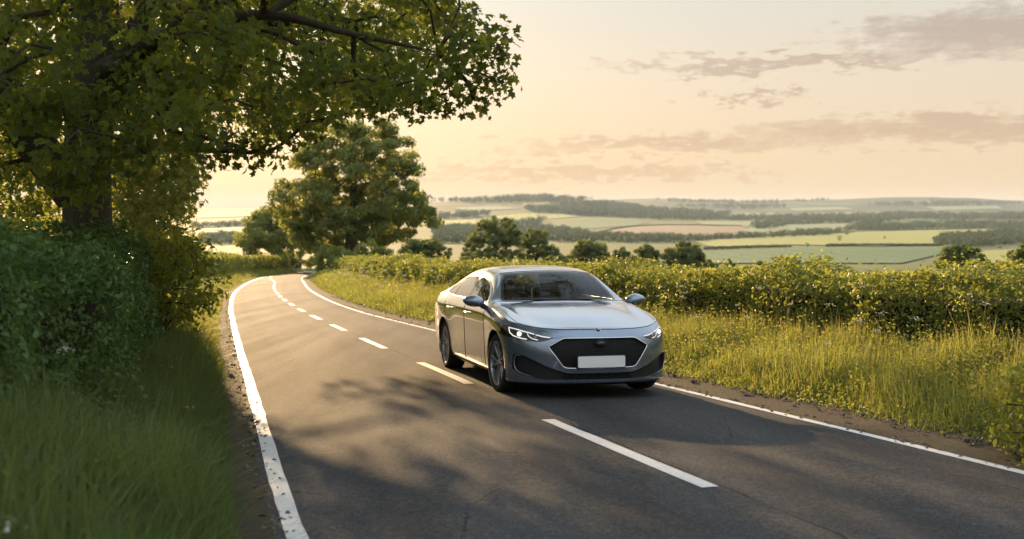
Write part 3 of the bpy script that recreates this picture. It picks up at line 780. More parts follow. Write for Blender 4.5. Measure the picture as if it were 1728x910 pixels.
MID_T = [
 ('wide dark tree rising highest above the hedge behind the car', 176, 838, [(772, 425), (790, 400), (806, 375), (835, 363), (868, 368), (882, 385), (880, 420), (860, 446), (780, 446)], 80, .85),
 ('dark tree touching the right side of the highest tree', 188, 905, [(872, 400), (890, 384), (918, 386), (934, 408), (948, 430), (940, 450), (868, 450)], 60, .8),
 ('rounded dark tree on its own between the dark pair and the paler trees', 182, 995, [(958, 425), (972, 408), (1000, 401), (1024, 412), (1036, 440), (1030, 454), (950, 454)], 55, .75),
 ('low bushy thicket under the highest dark tree behind the car', 170, 815, [(765, 450), (776, 430), (800, 422), (840, 426), (862, 436), (868, 458), (765, 458)], 44, .7),
 ('low thicket filling the gap right of the dark pair of trees', 172, 938, [(905, 452), (918, 434), (940, 428), (966, 436), (972, 458), (905, 458)], 34, .65),
 ('small pale bushy tree beside the rounded dark tree', 186, 1046, [(1028, 430), (1046, 415), (1064, 424), (1068, 456), (1026, 456)], 28, .65),
 ('middle one of three pale trees above the hedge right of the car', 178, 1088, [(1062, 432), (1076, 412), (1100, 411), (1116, 432), (1118, 456), (1060, 456)], 40, .7),
 ('pale broad tree with golden edges, last tree before the open green field', 174, 1150, [(1112, 432), (1130, 416), (1152, 406), (1178, 414), (1190, 436), (1192, 458), (1110, 458)], 60, .75),
 ('low dark bush between the tall oak and the highest dark tree', 165, 715, [(668, 424), (690, 404), (730, 402), (760, 416), (768, 440), (668, 442)], 50, .75),
 ('low scrubby bush at the foot of the pale broad tree', 180, 1196, [(1176, 446), (1194, 437), (1212, 446), (1214, 460), (1176, 460)], 16, .55),
 ('small round tree peeping over the hedge below the green field', 230, 1336, [(1320, 446), (1330, 434), (1344, 434), (1352, 448), (1350, 460), (1320, 460)], 20, .6),
 ('tiny pale tree left of the small round tree over the hedge', 236, 1286, [(1274, 450), (1282, 438), (1294, 440), (1298, 460), (1274, 460)], 12, .55),
 ('low wide bush right of the small round tree over the hedge', 228, 1374, [(1354, 448), (1372, 438), (1394, 440), (1398, 460), (1354, 460)], 18, .6),
 ('low tuft of a tree behind the hedge near the pale broad tree', 232, 1230, [(1220, 444), (1230, 436), (1240, 446), (1240, 460), (1220, 460)], 10, .5),
 ('lone bushy tree standing above the hedge at the far right', 96, 1618, [(1574, 436), (1592, 418), (1620, 411), (1648, 418), (1664, 436), (1660, 456), (1574, 456)], 60, .42),
 ('tree cut off by the right edge above the hedge', 70, 1745, [(1700, 430), (1716, 414), (1750, 405), (1800, 420), (1800, 450), (1704, 450)], 46, .36),
]
for lb, D, tx, poly, n, rad in MID_T:
    tree(lb, D, tx, poly, int(n * 2.3), rad * .78, 120, .26 if D > 120 else .16, m_leaf_mid, rad * 4.5, .2 if D > 120 else .1)
# ------------------------------------------------------------------ the valley: fields, hedgerows, woods, far trees
def field_mat(name, a, b):
    t = NT(name); p = t.pos()
    n = t.noise(.012, 4, .6, p); n2 = t.noise(.12, 3, .6, t.scaled(p, 1, .15, 1))
    c = t.mix(n, a, b); c = t.mix(t.math('MULTIPLY', n2, .35), c, tuple(x * .7 for x in a))
    wv = t.n('ShaderNodeTexWave'); t.l(t.scaled(p, 1, .25, 1), wv.inputs['Vector']); wv.inputs['Scale'].default_value = .016; wv.inputs['Distortion'].default_value = 3.; wv.inputs['Detail'].default_value = 2.
    c = t.mix(t.math('MULTIPLY', t.ramp(wv.outputs['Fac'], [(.7, 0.), (.95, 1.)]), .35), c, tuple(x * .62 for x in a))
    return t.done(t.pr(c, .9, 0, .1))
mf = {'plough': field_mat('ploughed_soil', (.20, .145, .09), (.27, .20, .125)), 'pale': field_mat('pale_pasture', (.17, .20, .10), (.24, .25, .13)),
      'green': field_mat('green_pasture', (.10, .145, .045), (.15, .19, .06)), 'yellow': field_mat('yellow_crop', (.22, .23, .065), (.30, .29, .09)),
      'dark': field_mat('dark_pasture', (.075, .125, .055), (.11, .16, .07))}
FIELDS = [
 ('plough', [(1010, 393), (1060, 384), (1130, 381), (1250, 383), (1264, 388), (1240, 397), (1180, 404), (1090, 400), (1040, 398)]),
 ('dark', [(905, 384), (985, 374), (1050, 371.5), (1098, 375), (1075, 381), (1010, 386), (940, 388)]),
 ('yellow', [(826, 367), (880, 361), (945, 362), (980, 366), (920, 371), (850, 372)]),
 ('yellow', [(738, 374), (802, 371), (808, 384), (742, 386)]),
 ('pale', [(1170, 374), (1270, 374), (1262, 383.5), (1190, 381)]),
 ('pale', [(1255, 390), (1272, 381), (1430, 378), (1425, 384), (1390, 394), (1260, 398)]),
 ('yellow', [(1170, 408), (1260, 403), (1380, 396), (1430, 393.5), (1480, 391), (1700, 386), (1760, 388), (1760, 394), (1612, 398), (1580, 413), (1480, 417), (1335, 414), (1200, 418)]),
 ('dark', [(1185, 425), (1340, 420), (1400, 419), (1592, 417), (1588, 430), (1520, 446), (1185, 446)]),
 ('green', [(1486, 381), (1540, 371), (1606, 374), (1590, 379), (1540, 382)]),
 ('pale', [(322, 393), (345, 386), (412, 383), (404, 402), (330, 406)]),
 ('yellow', [(1655, 425), (1780, 418), (1780, 448), (1660, 448)]),
 ('pale', [(760, 352), (840, 349), (880, 353), (800, 357)]), ('yellow', [(880, 344), (925, 342), (930, 346), (885, 348)]),
 ('pale', [(1330, 352), (1420, 350), (1440, 354), (1340, 357)]), ('pale', [(1180, 362), (1300, 360), (1330, 364), (1200, 368)]), ('yellow', [(1360, 361), (1480, 359), (1490, 363), (1380, 366)]),
 ('pale', [(330, 362), (420, 359), (430, 366), (335, 369)]), ('pale', [(1560, 350), (1680, 348), (1690, 353), (1580, 356)]),
]
def uland(px, py):
    """many pixels -> points of the land"""
    dx = (px - CX) / F_PX; dz = (HOR - py) / F_PX
    out = np.zeros((len(px), 3))
    for a in range(0, len(px), 400):
        x = dx[a:a+400, None] * DM[None]; h = CAM_H + dz[a:a+400, None] * DM[None] - land(x, np.broadcast_to(DM, x.shape))
        neg = h < 0; k = np.where(neg.any(1), np.argmax(neg, 1), len(DM) - 1); k = np.maximum(k, 1)
        r_ = np.arange(len(k)); h0, h1 = h[r_, k-1], h[r_, k]; t_ = np.clip(h0 / np.where(np.abs(h0 - h1) < 1e-9, 1, h0 - h1), 0, 1)
        D = DM[k-1] + t_ * (DM[k] - DM[k-1])
        X = dx[a:a+400] * D; out[a:a+400] = np.c_[X, D, land(X, D)]
    return out
for i, (kind, poly) in enumerate(FIELDS):
    # the outline is measured once, then filled on a metre grid lying on the land
    poly = np.array(poly, float); dense = []
    for k in range(len(poly)):
        a, c = poly[k], poly[(k + 1) % len(poly)]
        dense += [a + (c - a) * t_ for t_ in np.linspace(0, 1, 8, endpoint=False)]
    dense = np.array(dense); W = uland(dense[:, 0], dense[:, 1])
    n = len(W); ctr = W.mean(0); rings = 14
    V = [ctr[:2][None]]
    for r_ in range(1, rings + 1): V.append(ctr[:2] + (W[:, :2] - ctr[:2]) * r_ / rings)
    V = np.vstack(V); z = land(V[:, 0], V[:, 1]) + .35 + ctr[1] * .0003 + i * .02
    F4 = []; F3 = [(0, 1 + k, 1 + (k + 1) % n) for k in range(n)]
    for r_ in range(rings - 1):
        for k in range(n):
            a = 1 + r_ * n + k; c = 1 + r_ * n + (k + 1) % n; F4.append((a, a + n, c + n, c))
    tag(mesh_arr('field', np.c_[V, z], [np.array(F4), np.array(F3)], mf[kind], smooth=True), kind='structure')

def blob(bag, P, h, r, n, size, var):
    """crowns of leaf faces at P (m,3): h tall, r wide"""
    m = len(P); idx = np.repeat(np.arange(m), n)
    d = unit(rng.normal(size=(m * n, 3))); rr = rng.random((m * n, 1)) ** .35
    lump = 1 + .35 * (vnoise(d[:, 0] * 2.2 + idx * 7.1, d[:, 2] * 2.2 + idx * 3.3, 71) - .5)
    q = d * rr * lump[:, None]
    Q = P[idx] + np.c_[q[:, 0] * r[idx], q[:, 1] * r[idx], h[idx] * (.56 + .46 * q[:, 2])]
    leaves(bag, Q, d + rng.normal(size=d.shape) * .4 + (0, 0, .3), size[idx] * rng.uniform(.7, 1.3, m * n), T_QUAD, var[idx] + rng.normal(0, .15, m * n))
WOODS = [
 [(1262, 381), (1330, 372), (1400, 370), (1485, 371), (1430, 378), (1300, 382)],
 [(1424, 392), (1450, 378), (1500, 363), (1535, 362), (1600, 366), (1760, 364), (1760, 373), (1610, 373), (1535, 371), (1488, 378), (1480, 385), (1600, 379), (1760, 382), (1760, 387), (1590, 388), (1470, 391)],
 [(1574, 413), (1590, 400), (1650, 397), (1700, 390), (1790, 386), (1790, 410), (1690, 414), (1640, 419), (1600, 417)],
 [(732, 390), (800, 386), (860, 380), (920, 372), (905, 385), (960, 389), (1010, 399), (1060, 402), (1130, 406), (1010, 409), (940, 410), (900, 404), (740, 408)],
 [(940, 346), (1020, 344), (1110, 355), (1235, 362), (1210, 371), (1110, 372), (1060, 369), (960, 360)],
 [(325, 383), (430, 379), (430, 383), (325, 387)],
 [(740, 366), (830, 362), (820, 367), (745, 371)], [(1100, 366), (1260, 370), (1480, 366), (1500, 369), (1260, 374), (1100, 371)],
 [(700, 340), (900, 333), (1000, 339), (930, 342), (800, 344)], [(1100, 338), (1250, 341), (1400, 339), (1300, 345), (1150, 343)], [(340, 402), (380, 398), (430, 404), (420, 412), (335, 414)],
 [(1190, 404.5), (1260, 400), (1390, 392), (1420, 393), (1400, 398), (1250, 404)], [(728, 384), (790, 384), (800, 396), (870, 404), (900, 412), (735, 412)], [(1010, 399), (1180, 404), (1240, 402), (1180, 409), (1060, 411), (1000, 406)], [(1260, 386), (1300, 382), (1330, 383), (1290, 388)],
 [(1660, 366), (1760, 362), (1760, 372), (1680, 372)], [(880, 353), (1000, 352), (1100, 362), (1000, 366), (900, 360)],
 [(1130, 350), (1260, 347), (1340, 350), (1250, 354)], [(1450, 347), (1600, 342), (1728, 345), (1600, 349)],
]
for poly in WOODS:
    poly = np.array(poly, float); lo, hi = poly.min(0), poly.max(0)
    q = rng.uniform(lo, hi, (9000, 2)); q = q[inside(poly, q)]
    area = len(q) / 9000 * np.prod(hi - lo); q = q[:int(min(len(q), max(24, area / 4.5)))]
    W = uland(q[:, 0], q[:, 1]); D = W[:, 1]
    n = len(W); h = rng.uniform(8, 15, n) * np.clip(D / 2200, .75, 1.5); r_ = h * rng.uniform(.42, .62, n)
    b = Bag(); blob(b, W - (0, 0, .6), h, r_, 46, h * .17, rng.uniform(.2, .8, n))
    tag(b.build('wood', m_leaf_far), kind='stuff')
HEDGEROWS = [
 ('dark straight hedgerow below the yellow field, left length', [(1188, 422), (1260, 419.5), (1334, 417.5)], 3.2),
 ('dark straight hedgerow below the yellow field, right length', [(1394, 417), (1440, 416), (1500, 416), (1545, 416.5), (1590, 416)], 3.6),
 ('curved hedgerow along the top edge of the brown ploughed field', [(1010, 394), (1040, 387), (1075, 382.5), (1130, 380.5), (1190, 381), (1250, 382.5)], 3.4),
 ('hedgerow between the pale field and the yellow field', [(1180, 405), (1250, 400.5), (1340, 396.5), (1400, 395), (1440, 393)], 3.0),
 ('long hedgerow at the top of the yellow field before the dark wood', [(1480, 391), (1540, 389.5), (1620, 388), (1700, 386)], 3.2),
 ('thin hedgerow left of the far pale field by the left hills', [(322, 393), (345, 386), (412, 383)], 3.0),
]
for lb, pl, hh in HEDGEROWS:
    p = np.array(pl); q = np.vstack([p[i] + (p[i+1] - p[i]) * t_ for i in range(len(p) - 1) for t_ in np.linspace(0, 1, 60)[:, None]])
    W = uland(q[:, 0], q[:, 1]); o = empty('hedgerow', W.mean(0)); tag(o, lb, 'hedge', 'hedgerows between the valley fields')
    b = Bag(); n = len(W); h = hh * rng.uniform(.85, 1.2, n); blob(b, W - (0, 0, .2), h, np.full(n, 2.0), 40, np.full(n, .8), rng.uniform(.1, .5, n)); local(b, np.array(o.location))
    b.build('foliage', m_leaf_far, o)
# single far trees: three grown kinds, then copies
def far_kind(seed, wide):
    bw = Bag(); bl = Bag()
    bw.tube([(0, 0, -.05), (0, 0, .2), (.02, 0, .6)], [.05, .04, .015], 6)
    for k in range(6):
        a = k * 1.05; bw.tube([(0, 0, .22 + .04 * k), (math.cos(a) * .25 * wide, math.sin(a) * .25 * wide, .45 + .05 * k)], [.02, .006], 4)
    cl = [np.array([math.cos(a) * r_ * wide, math.sin(a) * r_ * wide, z]) for a, r_, z in zip(rng.uniform(0, 6.28, 16), rng.uniform(.05, .36, 16), rng.uniform(.28, .86, 16))]
    leaf_clusters(bl, np.array(cl), .19, 34, .075, T_QUAD, outc=np.array((0, 0, .5)), flat=.8)
    return bw, bl
kinds = [far_kind(i, w) for i, w in enumerate((1.0, 1.25, .8))]
protos = []
def far_tree(px_, py_, hpx, k, label, group=None):
    W = uland(np.array([px_]), np.array([py_]))[0]; h = hpx / F_PX * W[1]
    if len(protos) <= k or protos[k] is None:
        while len(protos) <= k: protos.append(None)
        o = empty('field_tree'); kinds[k][0].build('trunk', m_bark, o, True); kinds[k][1].build('crown', m_leaf_mid, o); protos[k] = o
    else:
        s = protos[k]; o = s.copy(); COL.objects.link(o)
        for ch in s.children:
            c2 = ch.copy(); c2.parent = o; COL.objects.link(c2)
    o.location = W; o.scale = (h, h, h); o.rotation_euler = (0, 0, random.uniform(0, 6.28))
    tag(o, label, 'tree')
    if group: o['group'] = group
    elif 'group' in o.keys(): del o['group']
far_tree(1362, 418, 9.5, 0, 'lone round tree in the gap between the two straight dark hedgerows')
far_tree(1491, 404, 6, 2, 'tiny lone tree standing out in the middle of the yellow field')
far_tree(1416, 408, 11, 1, 'spreading tree where the pale field meets the yellow field')
far_tree(1428, 398, 12, 0, 'tallest tree at the left end of the dark wood beside the yellow field')
for i, x in enumerate((1266, 1274, 1283, 1291, 1303, 1312, 1319, 1333, 1341, 1354)):
    far_tree(x, 400 - (x - 1266) * .025, rng.uniform(7.5, 11), i % 3, 'small round tree in the row below the pale field', 'row of trees below the pale field')
for i, x in enumerate((1026, 1041, 1056, 1068, 1082, 1096, 1110, 1119)):
    far_tree(x, 410 - (x - 1026) * .02, rng.uniform(9, 14), (i + 1) % 3, 'rounded tree in the row along the lower left edge of the brown field', 'row of trees below the brown field')
for i, (x, y_, s) in enumerate(((1156, 407, 11), (1178, 407, 11), (1201, 405, 8))):
    far_tree(x, y_, s, i, ('dark round tree at the lower edge of the brown field, leftmost of three spaced out', 'middle of three spaced-out trees below the brown field', 'small tree at the right end of three below the brown field')[i])
for i, (x, y_, s) in enumerate(((352, 412, 16), (374, 414, 13), (345, 420, 10))):
    far_tree(x, y_, s, i, ('hazy tree beyond the left hedge, largest of the three there', 'hazy tree beyond the left hedge nearest the rounded tree', 'low hazy tree beyond the left hedge beside the sunlit bush')[i])

# ------------------------------------------------------------------ air, sun, sky
HZ = 0.00005
tt_ = NT('morning_haze'); vol = tt_.n('ShaderNodeVolumePrincipled')
vol.inputs['Color'].default_value = (.70, .86, 1.0, 1); vol.inputs['Density'].default_value = HZ; vol.inputs['Anisotropy'].default_value = .1
tt_.t.links.new(vol.outputs[0], tt_.out.inputs['Volume'])
zlo = float(ZZ.min()) - 1.0; zhi = float(ZZ.max()) + 25.
bm = bmesh.new(); bmesh.ops.create_cube(bm, size=1.0)
for v in bm.verts: v.co = Vector((v.co.x * 17000, v.co.y * 9600 + 4700, (v.co.z + .5) * (zhi - zlo) + zlo))
hz = mesh_bm('haze', bm, MATS['morning_haze'], None, False); tag(hz, kind='stuff')
hz.display_type = 'WIRE'

sd = bpy.data.lights.new('sun', 'SUN'); so = bpy.data.objects.new('sun', sd); COL.objects.link(so)
sdir = Vector((math.sin(R(SUN_AZ)) * math.cos(R(SUN_EL)), math.cos(R(SUN_AZ)) * math.cos(R(SUN_EL)), math.sin(R(SUN_EL))))
so.rotation_euler = sdir.to_track_quat('Z', 'Y').to_euler(); so.location = (0, 0, 60)
sd.energy = 4.6; sd.color = (1.0, .66, .33); sd.angle = R(.6)

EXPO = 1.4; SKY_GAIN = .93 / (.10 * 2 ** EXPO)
w = bpy.data.worlds.new('World'); sc.world = w; w.use_nodes = True
wt = w.node_tree; wt.nodes.clear()
class WN(NT):
    def __init__(s): s.t = wt
W_ = WN()
tc = W_.n('ShaderNodeTexCoord').outputs['Generated']
sky = W_.n('ShaderNodeTexSky'); sky.sky_type = 'NISHITA'; sky.sun_disc = False
sky.sun_elevation = R(SUN_EL); sky.sun_rotation = R(SUN_AZ)
sky.altitude = 100; sky.air_density = 1.0; sky.dust_density = 4.0; sky.ozone_density = 1.0
sky_c = sky.outputs[0]
sx = W_.n('ShaderNodeSeparateXYZ'); wt.links.new(tc, sx.inputs[0])
M = W_.math
el = M('MULTIPLY', M('ARCSINE', sx.outputs['Z']), 57.2958); az = M('MULTIPLY', M('ARCTAN2', sx.outputs['X'], sx.outputs['Y']), 57.2958)
def srgb(*c): return tuple((x / 255 / 12.92 if x < 10.3 else ((x / 255 + .055) / 1.055) ** 2.4) for x in c)
def wr(fac, stops): return W_.ramp(fac, stops)
e01 = M('DIVIDE', M('ADD', el, 5.), 95., True)
st = lambda deg: (deg + 5.) / 95.
warm = wr(e01, [(0, srgb(240, 202, 156)), (st(0), srgb(250, 212, 162)), (st(3), srgb(250, 219, 176)), (st(6.5), srgb(247, 227, 199)), (st(11), srgb(230, 226, 214)), (st(24), srgb(222, 228, 232)), (1, srgb(196, 210, 228))])
cool = wr(e01, [(0, srgb(230, 198, 158)), (st(0), srgb(240, 208, 168)), (st(3), srgb(240, 213, 180)), (st(6.5), srgb(234, 217, 194)), (st(11), srgb(220, 217, 210)), (st(24), srgb(216, 224, 232)), (1, srgb(190, 206, 228))])
dsun = M('ABSOLUTE', M('SUBTRACT', az, SUN_AZ))
side = M('DIVIDE', dsun, 52., True)
base = W_.mix(side, warm, cool)
cv = W_.n('ShaderNodeCombineXYZ'); wt.links.new(M('MULTIPLY', az, .085), cv.inputs[0]); wt.links.new(M('MULTIPLY', el, .62), cv.inputs[1])
cn = W_.noise(1.0, 7, .62, cv.outputs[0])
cv2 = W_.n('ShaderNodeCombineXYZ'); wt.links.new(M('MULTIPLY', az, .30), cv2.inputs[0]); wt.links.new(M('MULTIPLY', el, 1.1), cv2.inputs[1]); cv2.inputs[2].default_value = 4.
cn2 = W_.noise(1.0, 6, .6, cv2.outputs[0])
cv3 = W_.n('ShaderNodeCombineXYZ'); wt.links.new(M('MULTIPLY', az, .16), cv3.inputs[0]); wt.links.new(M('MULTIPLY', el, .55), cv3.inputs[1]); cv3.inputs[2].default_value = 9.
wz = W_.n('ShaderNodeTexNoise'); wt.links.new(cv3.outputs[0], wz.inputs['Vector']); wz.inputs['Detail'].default_value = 6; wz.inputs['Roughness'].default_value = .62
sw = W_.n('ShaderNodeSeparateXYZ'); wt.links.new(wz.outputs['Color'], sw.inputs[0])
azw = M('ADD', az, M('MULTIPLY', M('SUBTRACT', sw.outputs['X'], .5), 16.)); elw = M('ADD', el, M('MULTIPLY', M('SUBTRACT', sw.outputs['Y'], .5), 3.4))
def gauss(a0, wa, e0, we):
    u = M('POWER', M('ABSOLUTE', M('DIVIDE', M('SUBTRACT', azw, a0), wa)), 2.); v = M('POWER', M('ABSOLUTE', M('DIVIDE', M('SUBTRACT', elw, e0), we)), 2.)
    return M('EXPONENT', M('MULTIPLY', M('ADD', u, v), -1.))
g = gauss(23, 7.5, 8.4, 1.5)
for q in ((13, 10, 7.3, .42), (22, 12, 3.9, .9), (8, 10, 3.3, .6), (12, 3, 5.7, .22), (4, 12, 1.9, .45), (-4, 30, 14, 2.5), (60, 30, 9, 4), (120, 50, 14, 5), (-110, 50, 12, 6)):
    g = M('MAXIMUM', g, gauss(*q))
dens = M('ADD', M('MULTIPLY', g, .64), M('ADD', M('MULTIPLY', cn, .48), M('MULTIPLY', cn2, .36)))
cm = wr(dens, [(.58, 0.), (.78, .42), (1.0, .85)])
ccol = wr(e01, [(0, srgb(214, 178, 140)), (st(2), srgb(222, 186, 150)), (st(5), srgb(203, 176, 152)), (st(10), srgb(184, 170, 158)), (1, srgb(170, 175, 185))])
clouded = W_.mix(cm, base, ccol)
rim = wr(dens, [(.56, 0.), (.66, .22), (.78, 0.)])
clouded = W_.mix(rim, clouded, srgb(255, 240, 214))
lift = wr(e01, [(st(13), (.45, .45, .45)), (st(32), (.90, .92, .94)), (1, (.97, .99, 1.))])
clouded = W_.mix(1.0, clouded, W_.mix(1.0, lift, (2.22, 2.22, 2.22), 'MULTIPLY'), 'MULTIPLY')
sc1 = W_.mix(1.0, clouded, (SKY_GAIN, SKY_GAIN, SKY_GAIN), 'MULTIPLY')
sc2 = W_.mix(1.0, sky_c, (.03, .03, .03), "MULTIPLY")
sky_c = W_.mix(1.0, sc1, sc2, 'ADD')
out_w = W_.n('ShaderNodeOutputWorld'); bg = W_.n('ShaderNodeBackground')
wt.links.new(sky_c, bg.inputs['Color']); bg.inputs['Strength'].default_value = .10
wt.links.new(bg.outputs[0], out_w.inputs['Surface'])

sc.view_settings.view_transform = 'Standard'; sc.view_settings.look = 'None'
sc.view_settings.exposure = EXPO; sc.view_settings.gamma = 1.0; sc.view_settings.use_curve_mapping = False
sc.render.engine = 'CYCLES'
cy = sc.cycles
cy.max_bounces = 8; cy.diffuse_bounces = 4; cy.glossy_bounces = 4; cy.transmission_bounces = 6; cy.transparent_max_bounces = 12; cy.volume_bounces = 0
cy.caustics_reflective = False; cy.caustics_refractive = False
cy.use_denoising = True; cy.use_adaptive_sampling = True; cy.adaptive_threshold = .02
# ------------------------------------------------------------------ the car.  u: distance back from the nose, y: towards its left, z: up
def flake_paint():
    t = NT('silver_paint'); o = t.obj()
    fl = t.noise(900, 1, .5, o); dirt = t.noise(2.2, 5, .6, o)
    c = t.mix(fl, (.165, .205, .255), (.225, .27, .325))
    c = t.mix(t.ramp(dirt, [(.5, 0.), (.8, .22)]), c, (.17, .165, .15))
    return t.done(t.pr(c, t.math('ADD', t.math('MULTIPLY', dirt, .10), .15), .70, .5, Coat_Weight=1.0, Coat_Roughness=.02))
m_paint_c = flake_paint()
def glass_mat(name, tint, ior=1.5, rough=0.0, refl=1.0):
    t = NT(name)
    tr = t.n('ShaderNodeBsdfTransparent'); tr.inputs['Color'].default_value = (*tint, 1)
    gl = t.n('ShaderNodeBsdfGlossy'); gl.inputs['Roughness'].default_value = rough; gl.inputs['Color'].default_value = (.95, .97, 1, 1)
    fr = t.n('ShaderNodeFresnel'); fr.inputs['IOR'].default_value = ior
    mx = t.n('ShaderNodeMixShader'); t.l(t.math('MULTIPLY', fr.outputs[0], refl, True), mx.inputs[0]); t.l(tr.outputs[0], mx.inputs[1]); t.l(gl.outputs[0], mx.inputs[2])
    return t.done(mx.outputs[0])
m_glass = glass_mat('window_glass', (.78, .82, .80), 1.5, 0., .5); m_lens = glass_mat('lamp_lens', (.95, .96, .97), 1.5)
m_glass_side = glass_mat('side_window_glass', (.40, .44, .42), 1.75)
m_black = plain('black_plastic', (.018, .018, .019), .45, spec=.4, var=.15)
m_gloss = plain('gloss_black', (.012, .012, .013), .12, spec=.5, var=.1)
m_rubber = plain('tyre_rubber', (.022, .021, .020), .8, spec=.2, var=.25, scale=9)
m_chrome = plain('chrome_trim', (.72, .72, .72), .16, 1., var=.05)
m_alloy = plain('alloy_wheel', (.36, .36, .37), .34, .9, var=.08, scale=25)
m_dalloy = plain('dark_alloy', (.06, .06, .062), .4, .6, var=.1)
m_disc = plain('brake_steel', (.25, .24, .23), .4, .9, var=.15)
m_plate = plain('number_plate_white', (.74, .74, .72), .4, var=.03)
m_seat = plain('seat_fabric', (.035, .034, .034), .85, spec=.2, var=.2)
m_dash = plain('dashboard_plastic', (.028, .028, .030), .7, spec=.25, var=.2)
m_mirrorg = plain('mirror_glass', (.8, .82, .84), .03, 1., var=.02)
def lamp_mat(name, c, s):
    t = NT(name); e = t.n('ShaderNodeEmission'); e.inputs['Color'].default_value = (*c, 1); e.inputs['Strength'].default_value = s
    return t.done(e.outputs[0])
m_led = lamp_mat('lamp_led', (1, .96, .90), .42); m_proj = lamp_mat('lamp_projector', (1, .97, .92), .6)
m_reflector = plain('lamp_reflector', (.22, .22, .23), .18, 1., var=.2, scale=40)

NU = 6
STN = [  # k0 .. k6 of each station, (u, y, z): from the belt edge to the centre line
 [(.57, .85, .822), (.43, .79, .800), (.31, .70, .778), (.215, .58, .760), (.145, .42, .750), (.108, .22, .746), (.10, 0, .745)],
 [(.80, .868, .868), (.79, .82, .882), (.77, .75, .892), (.72, .645, .872), (.62, .45, .886), (.56, .22, .888), (.54, 0, .889)],
 [(1.08, .875, .908), (1.08, .825, .932), (1.07, .765, .948), (1.04, .67, .930), (.96, .46, .946), (.90, .23, .950), (.88, 0, .952)],
 [(1.42, .880, .940), (1.43, .835, .968), (1.45, .79, .984), (1.475, .735, .994), (1.36, .50, .995), (1.27, .25, .999), (1.24, 0, 1.0)],
 [(1.66, .885, .950), (1.67, .838, .998), (1.675, .768, 1.068), (1.68, .690, 1.122), (1.59, .475, 1.130), (1.52, .24, 1.140), (1.50, 0, 1.143)],
 [(1.92, .887, .956), (1.92, .826, 1.055), (1.91, .735, 1.155), (1.89, .640, 1.232), (1.81, .445, 1.250), (1.755, .225, 1.262), (1.735, 0, 1.265)],
 [(2.18, .888, .961), (2.17, .815, 1.11), (2.13, .705, 1.235), (2.10, .598, 1.312), (2.02, .425, 1.335), (1.97, .215, 1.348), (1.95, 0, 1.352)],
 [(2.66, .890, .967), (2.66, .804, 1.13), (2.65, .697, 1.278), (2.63, .585, 1.365), (2.60, .425, 1.396), (2.58, .215, 1.411), (2.57, 0, 1.415)],
 [(3.15, .888, .976), (3.15, .798, 1.13), (3.15, .690, 1.265), (3.15, .582, 1.352), (3.15, .425, 1.386), (3.15, .21, 1.403), (3.15, 0, 1.408)],
 [(3.60, .885, .988), (3.60, .795, 1.12), (3.60, .69, 1.225), (3.60, .58, 1.30), (3.60, .42, 1.342), (3.60, .2, 1.362), (3.60, 0, 1.367)],
 [(4.0, .872, 1.003), (4.0, .79, 1.09), (4.0, .69, 1.155), (4.0, .58, 1.205), (4.0, .42, 1.242), (4.0, .2, 1.258), (4.0, 0, 1.262)],
 [(4.40, .845, 1.015), (4.41, .78, 1.05), (4.42, .70, 1.075), (4.43, .59, 1.092), (4.44, .42, 1.105), (4.44, .2, 1.112), (4.44, 0, 1.115)],
 [(4.66, .765, 1.005), (4.70, .665, 1.02), (4.73, .56, 1.03), (4.75, .45, 1.035), (4.77, .30, 1.04), (4.785, .15, 1.043), (4.79, 0, 1.044)]]
STN = np.array(STN)                       # (13, 7, 3)
NS = len(STN)
# ring: rows r0..r6 from the sill up to the belt edge; columns: front centre -> corner -> along the side -> rear corner -> rear centre
def ring_ctrl():
    cols = []
    front_top = STN[0][::-1]
    ys4 = [0, .22, .425, .60, .735, .835, .905]; us4 = [0, .008, .04, .10, .19, .315, .50]
    for c in range(7):
        y, u = ys4[c], us4[c]; t = front_top[c]; f = c / 6.
        cols.append([(u + .19 - .10 * f, y * .93, .150), (u + .030 - .018 * f, y * .985, .186), (u + .022 * (1 - f), y * .99, .25), (u + .006, y, .36), (u, y, .49),
                     (u * .75 + t[0] * .25 + .004, y * .72 + t[1] * .28, .49 + (t[2] - .49) * .66), tuple(t)])
    for s in range(1, NS):
        k0 = STN[s][0]; u = k0[0]; f = np.interp(u, [.57, .95, 1.4, 3.3, 3.8, 4.2, 4.7], [.0, .016, 0, 0, .020, .012, 0])
        rr = np.interp(u, [4.2, 4.66], [0, 1]); nr = .10 * rr
        yb = np.interp(u, [.57, .95, 1.5, 4.0, 4.4, 4.66], [.905, .915, .918, .918, .895, .845])
        zb = np.interp(u, [.57, 1.2, 4.2, 4.66], [.158, .185, .20, .30])
        cols.append([(u, yb - .085, zb), (u, yb - .035, zb + .035), (u + nr * .6, yb - .016, .29 + .10 * rr), (u + nr, yb - .006 + f * .5, .41 + .05 * rr), (u + nr, yb + f, .56), (u + nr * .6, yb + .010 + f, .58 + (k0[2] - .58) * .70), tuple(k0)])
    lastc = cols[-1]
    for k in range(1, 7):
        p = STN[-1][k]; y = p[1] / STN[-1][0][1]
        yy = .845 * y
        cols.append([(p[0] + .02, yy * .95, .30), (p[0] + .05, yy, .335), (p[0] + .09, yy, .40), (p[0] + .11, yy, .47), (p[0] + .105, yy, .60), (p[0] + .06, yy * .97, .60 + (p[2] - .60) * .7), tuple(p)])
    return np.array(cols).transpose(1, 0, 2)          # (7 rows, cols, 3)
